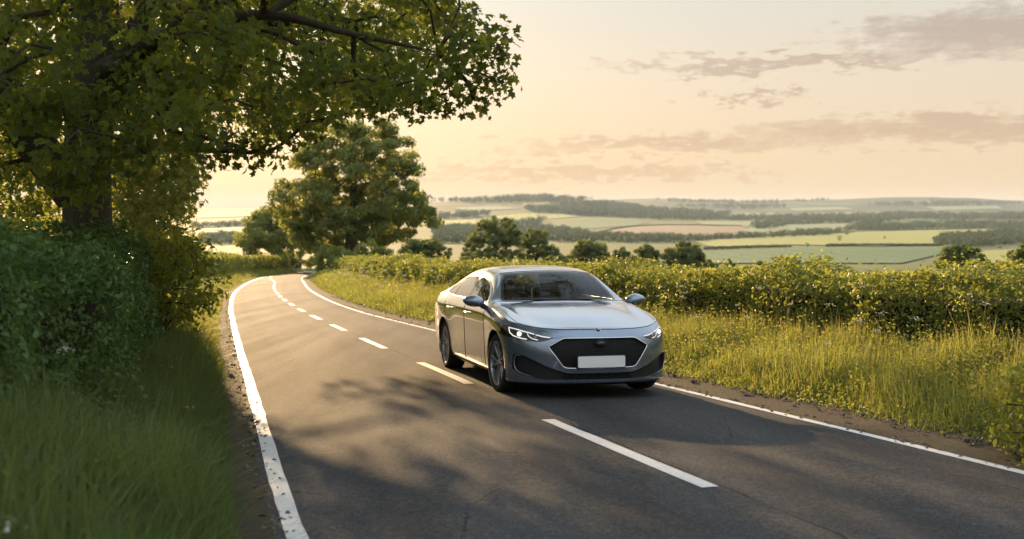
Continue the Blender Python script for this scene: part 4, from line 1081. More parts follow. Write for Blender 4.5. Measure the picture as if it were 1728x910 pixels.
def refine(C, n):
    a = np.arange(C.shape[0]); b_ = np.arange(C.shape[1])
    ta = np.linspace(0, C.shape[0] - 1, (C.shape[0] - 1) * n + 1); tb = np.linspace(0, C.shape[1] - 1, (C.shape[1] - 1) * n + 1)
    T = np.stack([np.stack([pchip(a, C[:, j, d], ta) for j in range(C.shape[1])], 1) for d in range(3)], 2)
    return np.stack([np.stack([pchip(b_, T[i, :, d], tb) for i in range(T.shape[0])], 0) for d in range(3)], 2)
def relax(G, it, fix=None):
    for _ in range(it):
        H = G.copy()
        H[1:-1, 1:-1] = .5 * G[1:-1, 1:-1] + .125 * (G[:-2, 1:-1] + G[2:, 1:-1] + G[1:-1, :-2] + G[1:-1, 2:])
        G = H
    return G
RING = relax(refine(ring_ctrl(), NU), 6); TOP = relax(refine(STN, NU), 5)
# front centre / middle of the roof stay smooth across the mirror line
nr_, nc_ = RING.shape[:2]; nt_, nk_ = TOP.shape[:2]
HU = 2.425
def to_local(P):
    P = np.asarray(P, float); return np.stack([HU - P[..., 0], P[..., 1], P[..., 2]], -1)
# one welded half shell -> normals -> pieces
bmh = bmesh.new(); vmap = {}
def vert(p):
    k = tuple(np.round(p, 4))
    if k not in vmap: vmap[k] = bmh.verts.new((float(p[0]), float(p[1]), float(p[2])))
    return vmap[k]
fl_patch = bmh.faces.layers.int.new('patch'); fl_a = bmh.faces.layers.int.new('ia'); fl_b = bmh.faces.layers.int.new('ib')
for patch, G in ((0, RING), (1, TOP)):
    for i in range(G.shape[0] - 1):
        for j in range(G.shape[1] - 1):
            vs = [vert(G[i, j]), vert(G[i, j+1]), vert(G[i+1, j+1]), vert(G[i+1, j])]
            us = []
            for v in vs:
                if v not in us: us.append(v)
            if len(us) < 3: continue
            try: f = bmh.faces.new(us if patch == 0 else us[::-1])
            except ValueError: continue
            f[fl_patch] = patch; f[fl_a] = i; f[fl_b] = j
bmh.normal_update()
# orientation: outwards
for f in bmh.faces:
    c = f.calc_center_median(); ref = Vector((c.x - 2.4, c.y, c.z - .62)); ref.x *= .35
    if f.normal.dot(ref) < 0: f.normal_flip()
bmh.normal_update()
nl = bmh.verts.layers.float_vector.new('nrm')
for v in bmh.verts:
    n = Vector((0, 0, 0))
    for f in v.link_faces: n += f.normal * f.calc_area()
    if abs(v.co.y) < 1e-4: n.y = 0
    v[nl] = n.normalized()
def cut(poly, axes, sel):
    """split the faces of sel along every edge of poly, drawn in the plane of two axes"""
    for i in range(len(poly)):
        a, b_ = poly[i], poly[(i + 1) % len(poly)]
        d = (b_[0] - a[0], b_[1] - a[1]); L = math.hypot(*d)
        if L < 1e-6: continue
        no = [0, 0, 0]; co = [0, 0, 0]
        no[axes[0]] = d[1] / L; no[axes[1]] = -d[0] / L; co[axes[0]] = a[0]; co[axes[1]] = a[1]
        lo = [min(a[k], b_[k]) - .06 for k in (0, 1)]; hi = [max(a[k], b_[k]) + .06 for k in (0, 1)]
        fs = []
        for f in bmh.faces:
            if not sel(f): continue
            c = f.calc_center_bounds()
            if lo[0] <= c[axes[0]] <= hi[0] and lo[1] <= c[axes[1]] <= hi[1]: fs.append(f)
        if not fs: continue
        es = {e for f in fs for e in f.edges}; vs = {v for f in fs for v in f.verts}
        bmesh.ops.bisect_plane(bmh, geom=list(vs) + list(es) + fs, dist=1e-5, plane_co=co, plane_no=no)
def inpoly(poly, x, y):
    r = False; j = len(poly) - 1
    for i in range(len(poly)):
        if (poly[i][1] > y) != (poly[j][1] > y) and x < (poly[j][0] - poly[i][0]) * (y - poly[i][1]) / (poly[j][1] - poly[i][1]) + poly[i][0]: r = not r
        j = i
    return r
front = lambda f: f[fl_patch] == 0 and f.calc_center_bounds().x < .80
front_h = lambda f: f.calc_center_bounds().x < .80 and f.calc_center_bounds().z < .86
sidef = lambda f: f[fl_patch] == 0 and f.calc_center_bounds().y > .6
glassf = lambda f: f[fl_patch] == 1 and f[fl_b] < 3 * NU and f.calc_center_bounds().x > 1.3
def arc(cx_, cz_, r, n=28): return [(cx_ + r * math.cos(2*math.pi*k/n), cz_ + r * math.sin(2*math.pi*k/n)) for k in range(n)]
def roundc(poly, r, n=4):
    out = []; m = len(poly)
    for i in range(m):
        p0, p, p1 = (Vector(poly[i-1]), Vector(poly[i]), Vector(poly[(i+1) % m]))
        a = (p0 - p); b_ = (p1 - p); rr = min(r, a.length * .45, b_.length * .45)
        s, e = p + a.normalized() * rr, p + b_.normalized() * rr
        for k in range(n + 1):
            t = k / n; q = s * (1-t)**2 + p * 2*t*(1-t) + e * t*t; out.append((q.x, q.y))
    return out
REG = {}
GR = roundc([(-.3, .658), (.395, .658), (.545, .575), (.545, .557), (.405, .360), (.36, .346), (-.3, .338)], .03)
HL = roundc([(.490, .662), (.60, .682), (.885, .775), (.905, .775), (.93, .67), (.80, .628), (.64, .618), (.56, .634)], .014)
IN = roundc([(.862, .482), (.80, .482), (.56, .362), (.44, .318), (.36, .294), (-.3, .286), (-.3, .224), (.62, .224), (.80, .268), (.868, .325)], .02)
LIPY = .262
FD = roundc([(1.46, .262), (1.455, .60), (1.47, 1.2), (2.50, 1.2), (2.50, .262)], .03)
RD = roundc([(2.508, .262), (2.508, 1.2), (3.70, 1.2), (3.66, .80), (3.52, .68), (3.40, .50), (3.33, .262)], .05)
WARCH = [arc(.93, .335, .382), arc(3.78, .335, .382)]
DLO = roundc([(1.60, .985), (2.2, .993), (3.30, 1.012), (3.78, 1.026), (3.90, 1.058), (3.70, 1.145), (3.42, 1.228), (3.05, 1.282), (2.66, 1.296), (2.36, 1.284), (2.12, 1.244), (1.90, 1.168), (1.70, 1.062)], .035)
W1 = roundc([(1.645, .998), (2.46, 1.008), (2.46, 1.276), (2.36, 1.269), (2.13, 1.231), (1.92, 1.158), (1.72, 1.052)], .02)
W2 = roundc([(2.565, 1.010), (3.34, 1.026), (3.34, 1.232), (3.05, 1.268), (2.66, 1.281), (2.565, 1.279)], .025)
W3 = roundc([(3.39, 1.029), (3.76, 1.038), (3.85, 1.062), (3.69, 1.130), (3.39, 1.218)], .02)
for nm, poly, ax, sel in (('grille', GR, (1, 2), front), ('headlight', HL, (1, 2), front_h), ('intake', IN, (1, 2), front), ('arch', WARCH[0], (0, 2), sidef), ('arch', WARCH[1], (0, 2), sidef),
                          ('front_door', FD, (0, 2), sidef), ('rear_door', RD, (0, 2), sidef), ('frame', DLO, (0, 2), glassf), ('win1', W1, (0, 2), glassf), ('win2', W2, (0, 2), glassf), ('win3', W3, (0, 2), glassf)):
    cut(poly, ax, sel)
cut([(.0, LIPY - .02), (3.2, LIPY - .02)], (0, 2), sidef); cut([(-.1, .238), (1.0, .185)], (1, 2), front)
region = {}
for f in bmh.faces:
    c = f.calc_center_median(); p = f[fl_patch]; r = 'body'
    if p == 0 and c.x < .80 and inpoly(GR, c.y, c.z): r = 'grille'
    elif c.x < .80 and inpoly(HL, c.y, c.z) and (p == 0 or c.z < .80): r = 'headlight'
    elif p == 0 and c.x < .80 and inpoly(IN, c.y, c.z): r = 'intake'
    elif p == 0 and c.y > .6 and any(inpoly(w_, c.x, c.z) for w_ in WARCH): r = 'void'
    elif p == 0 and c.y > .6 and inpoly(FD, c.x, c.z): r = 'front_door'
    elif p == 0 and c.y > .6 and inpoly(RD, c.x, c.z): r = 'rear_door'
    elif p == 0 and c.z < (.185 if c.x < .8 else .238) and c.x < 4.3: r = 'skirt'
    elif p == 1:
        a, b_ = f[fl_a], f[fl_b]
        if 3*NU <= a < 6*NU and b_ >= 3*NU + 1: r = 'windscreen' if (a > 3*NU and a < 6*NU - 1 and b_ >= 3*NU + 2) else 'cowl'
        elif 9*NU + 1 <= a < 11*NU - 1 and b_ >= 3*NU + 1: r = 'rear_window'
        elif a < 3*NU and b_ >= NU: r = 'bonnet'
        elif 6*NU + 3 <= a < 8*NU and b_ >= 3*NU + 4: r = 'roof_glass'
        elif c.x > 1.3 and b_ < 3*NU:
            if inpoly(W1, c.x, c.z): r = 'win1'
            elif inpoly(W2, c.x, c.z): r = 'win2'
            elif inpoly(W3, c.x, c.z): r = 'win3'
            elif inpoly(DLO, c.x, c.z): r = 'frame'
    region.setdefault(r, []).append(f)

car = empty('car'); tag(car, 'silver saloon car driving towards the camera with its headlights lit', 'car')
def piece(name, regs, mats, parent, side='both', depth=0.0, shrink=0.0):
    """faces of some regions as a mesh of their own: side L, R or both halves; depth pushes them inwards"""
    fs = [f for r in regs for f in region.get(r, [])]
    V = []; N = []; F = []; M = []
    for sg in ((1,) if side == 'L' else (-1,) if side == 'R' else (1, -1)):
        ids = {}
        for f in fs:
            idx = []
            for v in f.verts:
                if v.index < 0 or v not in ids:
                    n = v[nl].normalized(); p = v.co - n * depth
                    key = None
                    if abs(v.co.y) < 2e-4 and side == 'both': key = ('c', round(v.co.x, 4), round(v.co.z, 4))
                    if key is not None and key in cent: ids[v] = cent[key]
                    else:
                        ids[v] = len(V); V.append((HU - p.x, sg * p.y, p.z)); N.append((-n.x, sg * n.y, n.z))
                        if key is not None: cent[key] = ids[v]
                idx.append(ids[v])
            F.append(idx if sg == -1 else idx[::-1]) if True else None
        if sg == 1: cent_keep = True
    me = bpy.data.meshes.new(name); me.from_pydata(V, [], F); me.update()
    for m in (mats if isinstance(mats, list) else [mats]): me.materials.append(m)
    me.polygons.foreach_set('use_smooth', np.ones(len(me.polygons), bool))
    me.normals_split_custom_set_from_vertices([tuple(n) for n in N])
    cent.clear()
    o = bpy.data.objects.new(name, me); link(o, parent)
    return o, me
cent = {}
def loops_of(me, jump=1e-4):
    """boundary loops of a mesh as point lists"""
    cnt = {}
    for p in me.polygons:
        vs = list(p.vertices)
        for i in range(len(vs)):
            k = tuple(sorted((vs[i], vs[(i+1) % len(vs)]))); cnt[k] = cnt.get(k, 0) + 1
    nb = {}
    for (a, b_), c in cnt.items():
        if c == 1: nb.setdefault(a, []).append(b_); nb.setdefault(b_, []).append(a)
    out = []; seen = set()
    for s in sorted(nb, key=lambda q: len(nb[q]) != 1):
        if s in seen: continue
        ch = [s]; seen.add(s)
        while True:
            nx = [q for q in nb[ch[-1]] if q not in seen]
            if not nx: break
            ch.append(nx[0]); seen.add(nx[0])
        closed = ch[0] in nb[ch[-1]] and len(ch) > 2
        P = [np.array(me.vertices[q].co) for q in ch]
        Q = [P[0]]
        for p in P[1:]:
            if np.linalg.norm(p - Q[-1]) > .004: Q.append(p)
        out.append((np.array(Q), closed))
    return [q for q in out if len(q[0]) > 2]
def trim(name, me, rad, mat, parent, filt=None, sides=6):
    b = Bag()
    for P, cl in loops_of(me):
        if filt is not None:
            runs = []; cur = []
            for p in P:
                if filt(p): cur.append(p)
                else:
                    if len(cur) > 2: runs.append(cur)
                    cur = []
            if len(cur) > 2: runs.append(cur)
            if len(runs) == 1 and len(runs[0]) == len(P): b.tube(P, rad, sides, cl)
            else:
                for q in runs: b.tube(q, rad, sides)
        else: b.tube(P, rad, sides, cl)
    if not b.V: return None
    return b.build(name, mat, parent, True)

body, _ = piece('body', ['body'], m_paint_c, car)
bon, bme = piece('bonnet', ['bonnet'], m_paint_c, car)
trim('shut_line', bme, .0032, m_black, bon, lambda p: abs(p[1]) > .02)
piece('skirt', ['skirt'], m_black, car)
piece('roof_panel', ['roof_glass'], m_gloss, car)
for sd_ in 'RL':
    for nm in ('front_door', 'rear_door'):
        d, dme = piece('door', [nm], m_paint_c, car, sd_)
        trim('shut_line', dme, .0034, m_black, d, lambda p: p[2] < .94)
        sg = 1 if sd_ == 'L' else -1
        hx, hz_ = (2.36, .835) if nm == 'front_door' else (3.40, .855)
        yb = .932
        b = Bag(); P = [(HU - hx - .01, sg * (yb - .02), hz_), (HU - hx - .02, sg * (yb + .016), hz_ + .003), (HU - hx + .07, sg * (yb + .022), hz_ + .004), (HU - hx + .16, sg * (yb + .016), hz_), (HU - hx + .17, sg * (yb - .02), hz_ - .002)]
        b.tube(catmull(P, 5), .0125, 8); b.build('handle', m_chrome, d, True)
    fr, fme = piece('window_frame', ['frame'], m_gloss, car, sd_)
    sgn = 1 if sd_ == 'L' else -1
    ch = Bag(); pts = []
    # bright strip round the side windows
    allf, ame = piece('trim_tmp', ['frame', 'win1', 'win2', 'win3'], m_gloss, car, sd_)
    trim('chrome_strip', ame, .0065, m_chrome, fr)
    bpy.data.objects.remove(allf)
    for nm in ('win1', 'win2', 'win3'): piece('side_window', [nm], m_glass_side, car, sd_, .002)
ws, wme = piece('windscreen', ['windscreen'], m_glass, car, 'both', .004)
ws['label'] = 'dark tinted windscreen'
piece('windscreen_surround', ['cowl'], m_gloss, car, 'both', .003)
piece('rear_window', ['rear_window'], m_glass, car, 'both', .003)
# grille tub, mesh and frame
def tub(name, regs, depth, mat, parent, side='both'):
    o, me = piece(name, regs, mat, parent, side, 0.0)
    b_ = bmesh.new(); b_.from_mesh(me); lay = [v for v in b_.verts]
    back = bmesh.new(); back.free()
    fs = b_.faces[:]
    r = bmesh.ops.extrude_face_region(b_, geom=fs)
    nv = [e for e in r['geom'] if isinstance(e, bmesh.types.BMVert)]
    for v in nv: v.co.x -= depth; v.co.y *= (1 - depth * .35)
    bmesh.ops.delete(b_, geom=[f for f in fs if f.is_valid], context='FACES_ONLY')
    me2 = bpy.data.meshes.new(name); b_.to_mesh(me2); b_.free(); me2.materials.append(mat)
    o.data = me2; return o, me
gr, gme = tub('grille', ['grille'], .045, m_black, car)
trim('chrome_strip', gme, .0062, m_chrome, gr, None, 8)
def surf_x(y, z):
    """how far back the front skin is at (y, z)"""
    d = (RING[:, :7*NU, 1] - abs(y)) ** 2 + (RING[:, :7*NU, 2] - z) ** 2
    i = np.unravel_index(np.argsort(d.ravel())[:3], d.shape); w_ = 1 / (d[i] + 1e-6); return float((RING[:, :7*NU, 0][i] * w_).sum() / w_.sum())
b = Bag(); GRP = GR
zz = .348
row = 0
while zz < .66:
    ks = np.arange(-.54, .541, .03) + (row % 2) * .015
    for y_ in ks:
        if inpoly(GR, abs(y_), zz) and inpoly(GR, abs(y_ + .012), zz) and inpoly(GR, abs(y_ - .012), zz):
            b.box((HU - surf_x(y_, zz) - .022, y_, zz), (.012, .024, .0042)); 
            if row % 2 == 0: b.box((HU - surf_x(y_, zz) - .026, y_ + .0125, zz + .0085), (.010, .0035, .013))
    zz += .0165; row += 1
b.build('grille_mesh', m_gloss, gr)
b = Bag()   # dark oval badge in the grille and the small crest above it
a = np.linspace(0, 2*np.pi, 28, endpoint=False)
def disc(bag, cx_, cy_, cz_, ry, rz, th, tilt=0.0):
    V = [(cx_, cy_, cz_)] + [(cx_ - .0015, cy_ + ry * math.cos(q), cz_ + rz * math.sin(q)) for q in a] + [(cx_ - th, cy_ + ry * math.cos(q), cz_ + rz * math.sin(q)) for q in a]
    V = np.array(V); V[:, 0] -= (V[:, 2] - cz_) * tilt
    n = len(a); F3 = [(0, 1 + k, 1 + (k + 1) % n) for k in range(n)]; F4 = [(1 + k, 1 + n + k, 1 + n + (k + 1) % n, 1 + (k + 1) % n) for k in range(n)]
    base = bag.n; bag.add(V, F4); bag.F.setdefault(3, []).append(np.array(F3) + base)
disc(b, HU + .004, 0, .604, .062, .034, .02, .25); bd = b.build('badge', m_gloss, gr, True)
b = Bag(); b.tube([(HU + .005 - .25 * .036 * math.sin(q), .064 * math.cos(q),   .604 + .036 * math.sin(q)) for q in np.linspace(.35, 2.8, 16)], .0028, 6); b.build('badge_rim', m_dalloy, bd, True)
b = Bag(); disc(b, HU - .094 , 0, .752, .024, .012, .012, 1.6); b.build('badge', m_alloy, bon, True)
it, ime = tub('air_intake', ['intake'], .06, m_black, car)
b = Bag()
for zz in (.238, .256, .274): 
    for s0 in np.arange(-.40, .40, .1): b.box((HU - surf_x(s0 + .05, zz) - .036, s0 + .05, zz), (.015, .1, .005))
for q in np.arange(-.36, .37, .12): b.box((HU - surf_x(q, .255) - .034, q, .255), (.012, .006, .056))
b.build('intake_mesh', m_gloss, it)
for sg in (1, -1):
    b = Bag(); P = [(HU - surf_x(y_, z_) + .003, sg * y_, z_) for y_, z_ in ((.80, .470), (.840, .471), (.853, .42), (.845, .337), (.80, .287), (.70, .256))]
    b.tube(catmull(P, 5), np.interp(np.linspace(0, 1, 26), [0, .25, .7, 1], [.003, .007, .007, .002]), 8); b.build('intake_trim', m_alloy, it, True)
# number plate
b = bmesh.new(); bmesh.ops.create_cube(b, size=1)
for v in b.verts: v.co = Vector((v.co.x * .014, v.co.y * .52, v.co.z * .118))
bmesh.ops.bevel(b, geom=[e for e in b.edges if abs((e.verts[0].co - e.verts[1].co).x) > .01], offset=.008, segments=3, affect='EDGES')
np_ = mesh_bm('number_plate', b, m_plate, car, False); np_.location = (HU + .012, 0, .412); np_['label'] = 'blank white number plate'
b = Bag(); b.box((HU + .0, 0, .412), (.012, .535, .132)); b.build('plate_surround', m_black, np_).location = (-HU - .012, 0, -.412)
# headlights
for sd_, sg in (('R', -1), ('L', 1)):
    hl, hme = tub('headlight', ['headlight'], .05, m_black, car, sd_)
    piece('lens', ['headlight'], m_lens, hl, sd_, .001)
    def hp(y, z, inn=.02):
        d = (RING[:, 2*NU:9*NU, 1] - y) ** 2 + (RING[:, 2*NU:9*NU, 2] - z) ** 2
        i = np.unravel_index(np.argmin(d), d.shape); return (HU - RING[:, 2*NU:9*NU, 0][i] - inn, sg * (y - inn * .15), z)
    b = Bag()
    b.tube([hp(.525, .664), hp(.60, .674), hp(.70, .704), hp(.80, .736), hp(.868, .755)], .0055, 6)
    b.tube([hp(.868, .755), hp(.872, .705), hp(.850, .672), hp(.790, .650), hp(.745, .642)], .006, 6)
    b.tube([hp(.735, .702), hp(.722, .672), hp(.690, .648), hp(.645, .638)], .0042, 6)
    b.build('daytime_light', m_led, hl, True)
    b = bmesh.new(); bmesh.ops.create_uvsphere(b, u_segments=20, v_segments=12, radius=.026)
    o = mesh_bm('projector', b, m_proj, hl); o.location = hp(.800, .693, .034)
    b = bmesh.new(); bmesh.ops.create_uvsphere(b, u_segments=20, v_segments=12, radius=.022)
    o = mesh_bm('projector', b, m_reflector, hl); o.location = hp(.66, .662, .036)
    b = Bag()
    for q in (.80, .66):
        p = hp(q, .693 if q > .7 else .662, .040); b.tube([(p[0] + .012 , p[1] + .033 * math.cos(k), p[2] + .033 * math.sin(k)) for k in np.linspace(0, 2*np.pi, 20, endpoint=False)], .006, 6, True)
    b.tube([hp(.75, .71, .03), hp(.84, .738, .03)], .008, 6)
    b.build('reflector', m_reflector, hl, True)
# mirrors
for sg in (-1, 1):
    b = bmesh.new(); bmesh.ops.create_uvsphere(b, u_segments=24, v_segments=16, radius=1)
    for v in b.verts:
        p = v.co; tap = 1 - .28 * max(0, p.y)
        v.co = Vector((p.x * (.085 if p.x > 0 else .045) * tap, sg * (p.y * .128), p.z * .078 * tap + (.012 * p.y)))
        if v.co.z < -.055: v.co.z = -.055 + (v.co.z + .055) * .4
    if sg < 0: bmesh.ops.reverse_faces(b, faces=b.faces[:])
    mr = mesh_bm('door_mirror', b, m_paint_c, car); mr.location = (HU - 1.62, sg * 1.005, .995)
    b = Bag(); b.tube(catmull([(0, -sg * .14, -.075), (0, -sg * .115, -.05), (.005, -sg * .07, -.03)], 4), np.linspace(.042, .03, 9), 8); b.build('mirror_stalk', m_black, mr, True)
    b = Bag(); disc(b, 0, 0, 0, .105, .056, .004); o = b.build('mirror_glass', m_mirrorg, mr, True); o.rotation_euler = (0, 0, math.pi); o.location = (-.047, 0, 0)
# wheels
prof = [(.112, .246), (.119, .268), (.118, .298), (.108, .316), (.085, .327), (.03, .335), (-.03, .335), (-.085, .327), (-.108, .316), (-.118, .298), (-.119, .268), (-.112, .246)]
def lathe(prof_, n=48):
    P = np.array(prof_); q = np.linspace(0, 2*np.pi, n, endpoint=False)
    V = np.stack([P[None, :, 1] * np.cos(q)[:, None], np.repeat(P[None, :, 0], n, 0), P[None, :, 1] * np.sin(q)[:, None]], -1).reshape(-1, 3)
    k = len(P); F = [(i*k + j, i*k + j + 1, ((i+1) % n)*k + j + 1, ((i+1) % n)*k + j) for i in range(n) for j in range(k - 1)]
    return V, np.array(F)
def wheel():
    o = bpy.data.objects.new('wheel', None); link(o, car)
    b = Bag(); b.add(*lathe(prof))
    for gz in (-.045, -.015, .015, .045): pass
    b.build('tyre', m_rubber, o, True)
    b = Bag(); b.add(*lathe([(.108, .252), (.113, .244), (.106, .237), (.09, .232), (-.10, .228), (-.110, .252)])); 
    for k in range(10):
        a0 = k // 2 * 2 * math.pi / 5 + (.16 if k % 2 else -.16); 
        pts = []
        for r_, wd, th, yy in ((.03, .026, .03, .078), (.10, .020, .026, .088), (.17, .017, .022, .096), (.240, .021, .022, .100)):
            aa = a0 * 1.0 + (.10 if k % 2 else -.10) * (r_ / .226)
            aa = k // 2 * 2 * math.pi / 5 + (1 if k % 2 else -1) * (.10 + .17 * r_ / .226)
            d = np.array((math.cos(aa), 0, math.sin(aa))); s_ = np.array((-math.sin(aa), 0, math.cos(aa)))
            c = d * r_ + np.array((0, yy, 0))
            pts.append([c - s_*wd/2 - (0, th, 0), c - s_*wd*.42, c + s_*wd*.42, c + s_*wd/2 - (0, th, 0)])
        V = np.array(pts).reshape(-1, 3); F = [(i*4 + j, i*4 + j + 1, i*4 + j + 5, i*4 + j + 4) for i in range(3) for j in range(3)]
        b.add(V, F)
    b.add(*lathe([(.094, 0.0001), (.094, .024), (.088, .040), (.06, .046)], 24))
    rim = b.build('rim', m_alloy, o, False)
    b = Bag(); b.add(*lathe([(.035, .06), (.035, .150), (.02, .150)], 36)); b.build('brake_disc', m_disc, o)
    b = Bag(); b.add(*lathe([(.012, .0001), (.012, .230)], 36)); b.build('wheel_back', m_black, o)
    return o
w0 = wheel(); YW = .792
spots = [(.93, -1, .06), (.93, 1, .06), (3.78, -1, 0), (3.78, 1, 0)]
for i, (u, sg, st_) in enumerate(spots):
    if i == 0: o = w0
    else:
        o = w0.copy(); COL.objects.link(o)
        for c in w0.children: d = c.copy(); d.parent = o; COL.objects.link(d)
    o.location = (HU - u, sg * YW, .335); o.rotation_euler = (0, .5 * i, (math.pi if sg < 0 else 0) + st_)
# wheel wells, floor, arch lips
for u, _ in ((.93, 0), (3.78, 0)):
    for sg in (1, -1):
        b = Bag()
        q = np.linspace(-.35, math.pi + .35, 26); r_ = .384
        y0, y1 = .55, (.905 if u < 2 else .91)
        V = [(HU - u + r_ * math.cos(t_), sg * yy, .335 + r_ * math.sin(t_)) for t_ in q for yy in (y0, y1)]
        b.add(V, [(2*i, 2*i + 1, 2*i + 3, 2*i + 2) for i in range(25)])
        V = [(HU - u, sg * y0, .40)] + [(HU - u + r_ * math.cos(t_), sg * y0, .335 + r_ * math.sin(t_)) for t_ in q]
        base = b.n; b.add(V, [(0, 1 + i, 2 + i, 0) for i in range(0)] or np.zeros((0, 4), int)); b.F.setdefault(3, []).append(np.array([(0, 1 + i, 2 + i) for i in range(25)]) + base)
        b.build('wheel_arch_liner', m_black, car)
b = Bag(); b.box((0, 0, .20), (4.3, 1.10, .04)); b.box((.02, 0, .205), (1.95, 1.66, .05)); b.box((HU - .42, 0, .235), (.35, 1.45, .03)); b.box((-HU + .38, 0, .3), (.4, 1.4, .05)); b.build('underbody', m_black, car)
for s in ('arch',):
    # thin returned lip of the wing round each wheel opening
    for u in (.93, 3.78):
        for sg in (1, -1):
            b = Bag(); P = []
            for t_ in np.linspace(-.28, math.pi + .28, 30):
                x, z = u + .383 * math.cos(t_), .335 + .383 * math.sin(t_)
                d = (RING[:, 6*NU:, 0] - x) ** 2 + (RING[:, 6*NU:, 2] - z) ** 2; i = np.unravel_index(np.argsort(d.ravel())[:4], d.shape)
                w_ = 1 / (d[i] + 1e-5); y = float((RING[:, 6*NU:, 1][i] * w_).sum() / w_.sum()); P.append((HU - x, sg * (y - .007), z))
            b.tube(P, .011, 6); b.build('arch_trim', m_paint_c, car, True)
# cabin
b = Bag()
b.box((-.05, 0, .30), (2.4, 1.56, .03)); b.box((HU - 1.38, 0, .6), (.04, 1.5, .6)); b.box((-1.32, 0, .62), (.04, 1.5, .6)); b.box((-1.45, 0, .93), (.35, 1.4, .03))
for sg in (1, -1): b.box((-.10, sg * .80, .60), (2.0, .03, .62))
b.build('cabin_trim', m_dash, car)
piece('headliner', ['body'], m_seat, car, 'both', .03)[0]
hl_o = [o for o in car.children if o.name.startswith('headliner')][0]
b_ = bmesh.new(); b_.from_mesh(hl_o.data)
bmesh.ops.delete(b_, geom=[f for f in b_.faces if f.calc_center_median().z < 1.16 or abs(f.calc_center_median().y) > .62 or f.calc_center_median().x < -1.15 or f.calc_center_median().x > .5], context='FACES')
me_ = bpy.data.meshes.new('headliner'); b_.to_mesh(me_); b_.free(); me_.materials.append(m_seat); hl_o.data = me_
b = Bag()
P = np.array([(HU - 1.36, z) for z in ()])
ysd = np.linspace(-.74, .74, 15); prof_d = [(1.38, .86), (1.40, .955), (1.55, .972), (1.75, .965), (1.92, .935), (1.98, .86), (1.97, .70), (1.90, .55)]
V = [(HU - u - .05 * (1 - (y / .8) ** 2), y, z + (.02 * math.exp(-((y + .37) / .16) ** 2) if 1.6 < u < 1.95 else 0)) for y in ysd for u, z in prof_d]
b.add(V, grid_faces(15, len(prof_d))); b.build('dashboard', m_dash, car, True)
b = Bag(); q = np.linspace(0, 2*np.pi, 30, endpoint=False)
til = R(24); P = [np.array((HU - 2.08 + .185 * math.sin(k) * -math.sin(til) * 1.0, -.31 + .185 * math.cos(k), .90 + .185 * math.sin(k) * math.cos(til))) for k in q]
b.tube(P, .015, 8, True)
for k in (0, math.pi, -math.pi / 2): b.tube([(HU - 2.06, -.31, .895), (HU - 2.08 - .18 * math.sin(k) * math.sin(til), -.31 + .18 * math.cos(k), .90 + .18 * math.sin(k) * math.cos(til))], .014, 6)
b.tube([(HU - 1.93, -.31, .86), (HU - 2.07, -.31, .895)], .035, 8); b.build('steering_wheel', m_black, car, True)
def rbox(bm_, c, d, r=.05, rot=0.0):
    t_ = bmesh.new(); bmesh.ops.create_cube(t_, size=1)
    for v in t_.verts: v.co = Vector((v.co.x * d[0], v.co.y * d[1], v.co.z * d[2]))
    bmesh.ops.bevel(t_, geom=t_.edges[:], offset=r, segments=3, affect='EDGES', profile=.6)
    mt = Matrix.Translation(c) @ Matrix.Rotation(rot, 4, 'Y')
    bmesh.ops.transform(t_, matrix=mt, verts=t_.verts[:]); m_ = bpy.data.meshes.new('t'); t_.to_mesh(m_); t_.free(); bm_.from_mesh(m_); bpy.data.meshes.remove(m_)
for y_ in (-.33, .33):
    b1_ = bmesh.new(); rbox(b1_, (HU - 2.55, y_, .50), (.52, .50, .16), .05, R(-8)); st_ = mesh_bm('seat', b1_, m_seat, car)
    b1_ = bmesh.new(); rbox(b1_, (HU - 2.90, y_, .83), (.14, .48, .62), .055, R(-16)); mesh_bm('backrest', b1_, m_seat, st_)
    b1_ = bmesh.new(); rbox(b1_, (HU - 3.00, y_, 1.205), (.09, .27, .17), .04, R(-10)); mesh_bm('headrest', b1_, m_seat, st_)
b1_ = bmesh.new(); rbox(b1_, (HU - 3.50, 0, .50), (.50, 1.3, .16), .05, R(-6)); st_ = mesh_bm('seat', b1_, m_seat, car)
b1_ = bmesh.new(); rbox(b1_, (HU - 3.84, 0, .78), (.14, 1.3, .52), .05, R(-22)); mesh_bm('backrest', b1_, m_seat, st_)
for y_ in (-.38, .38):
    b1_ = bmesh.new(); rbox(b1_, (HU - 3.96, y_, 1.07), (.08, .26, .13), .035, R(-18)); mesh_bm('headrest', b1_, m_seat, st_)
b1_ = bmesh.new(); rbox(b1_, (HU - 1.92, 0, 1.235), (.03, .24, .065), .014, R(8)); mesh_bm('rear_view_mirror', b1_, m_black, car)
# wipers
for y0, y1 in ((-.62, -.02), (-.02, .56)):
    b = Bag(); q = [(1.26 + .09 * (abs(y) / .6) ** 1.6 + .02, y, 1.006 + .004) for y in np.linspace(y0, y1, 8)]
    b.tube([(HU - u - .02, y, z + .012) for u, y, z in q], .008, 6); b.build('wiper', m_black, car, True)
# tail lamps and rear plate recess, for anyone who walks round
bmh.free()
CAR_XY = (0.315, 13.87); CAR_TH = 14.87
fwd = Vector((math.sin(R(CAR_TH)), -math.cos(R(CAR_TH)), 0)); fwd.z = -SLOPE * fwd.y
lft = Vector((math.cos(R(CAR_TH)), math.sin(R(CAR_TH)), 0)); lft.z = -SLOPE * lft.y
fwd.normalize(); upv = fwd.cross(lft).normalized(); lft = upv.cross(fwd)
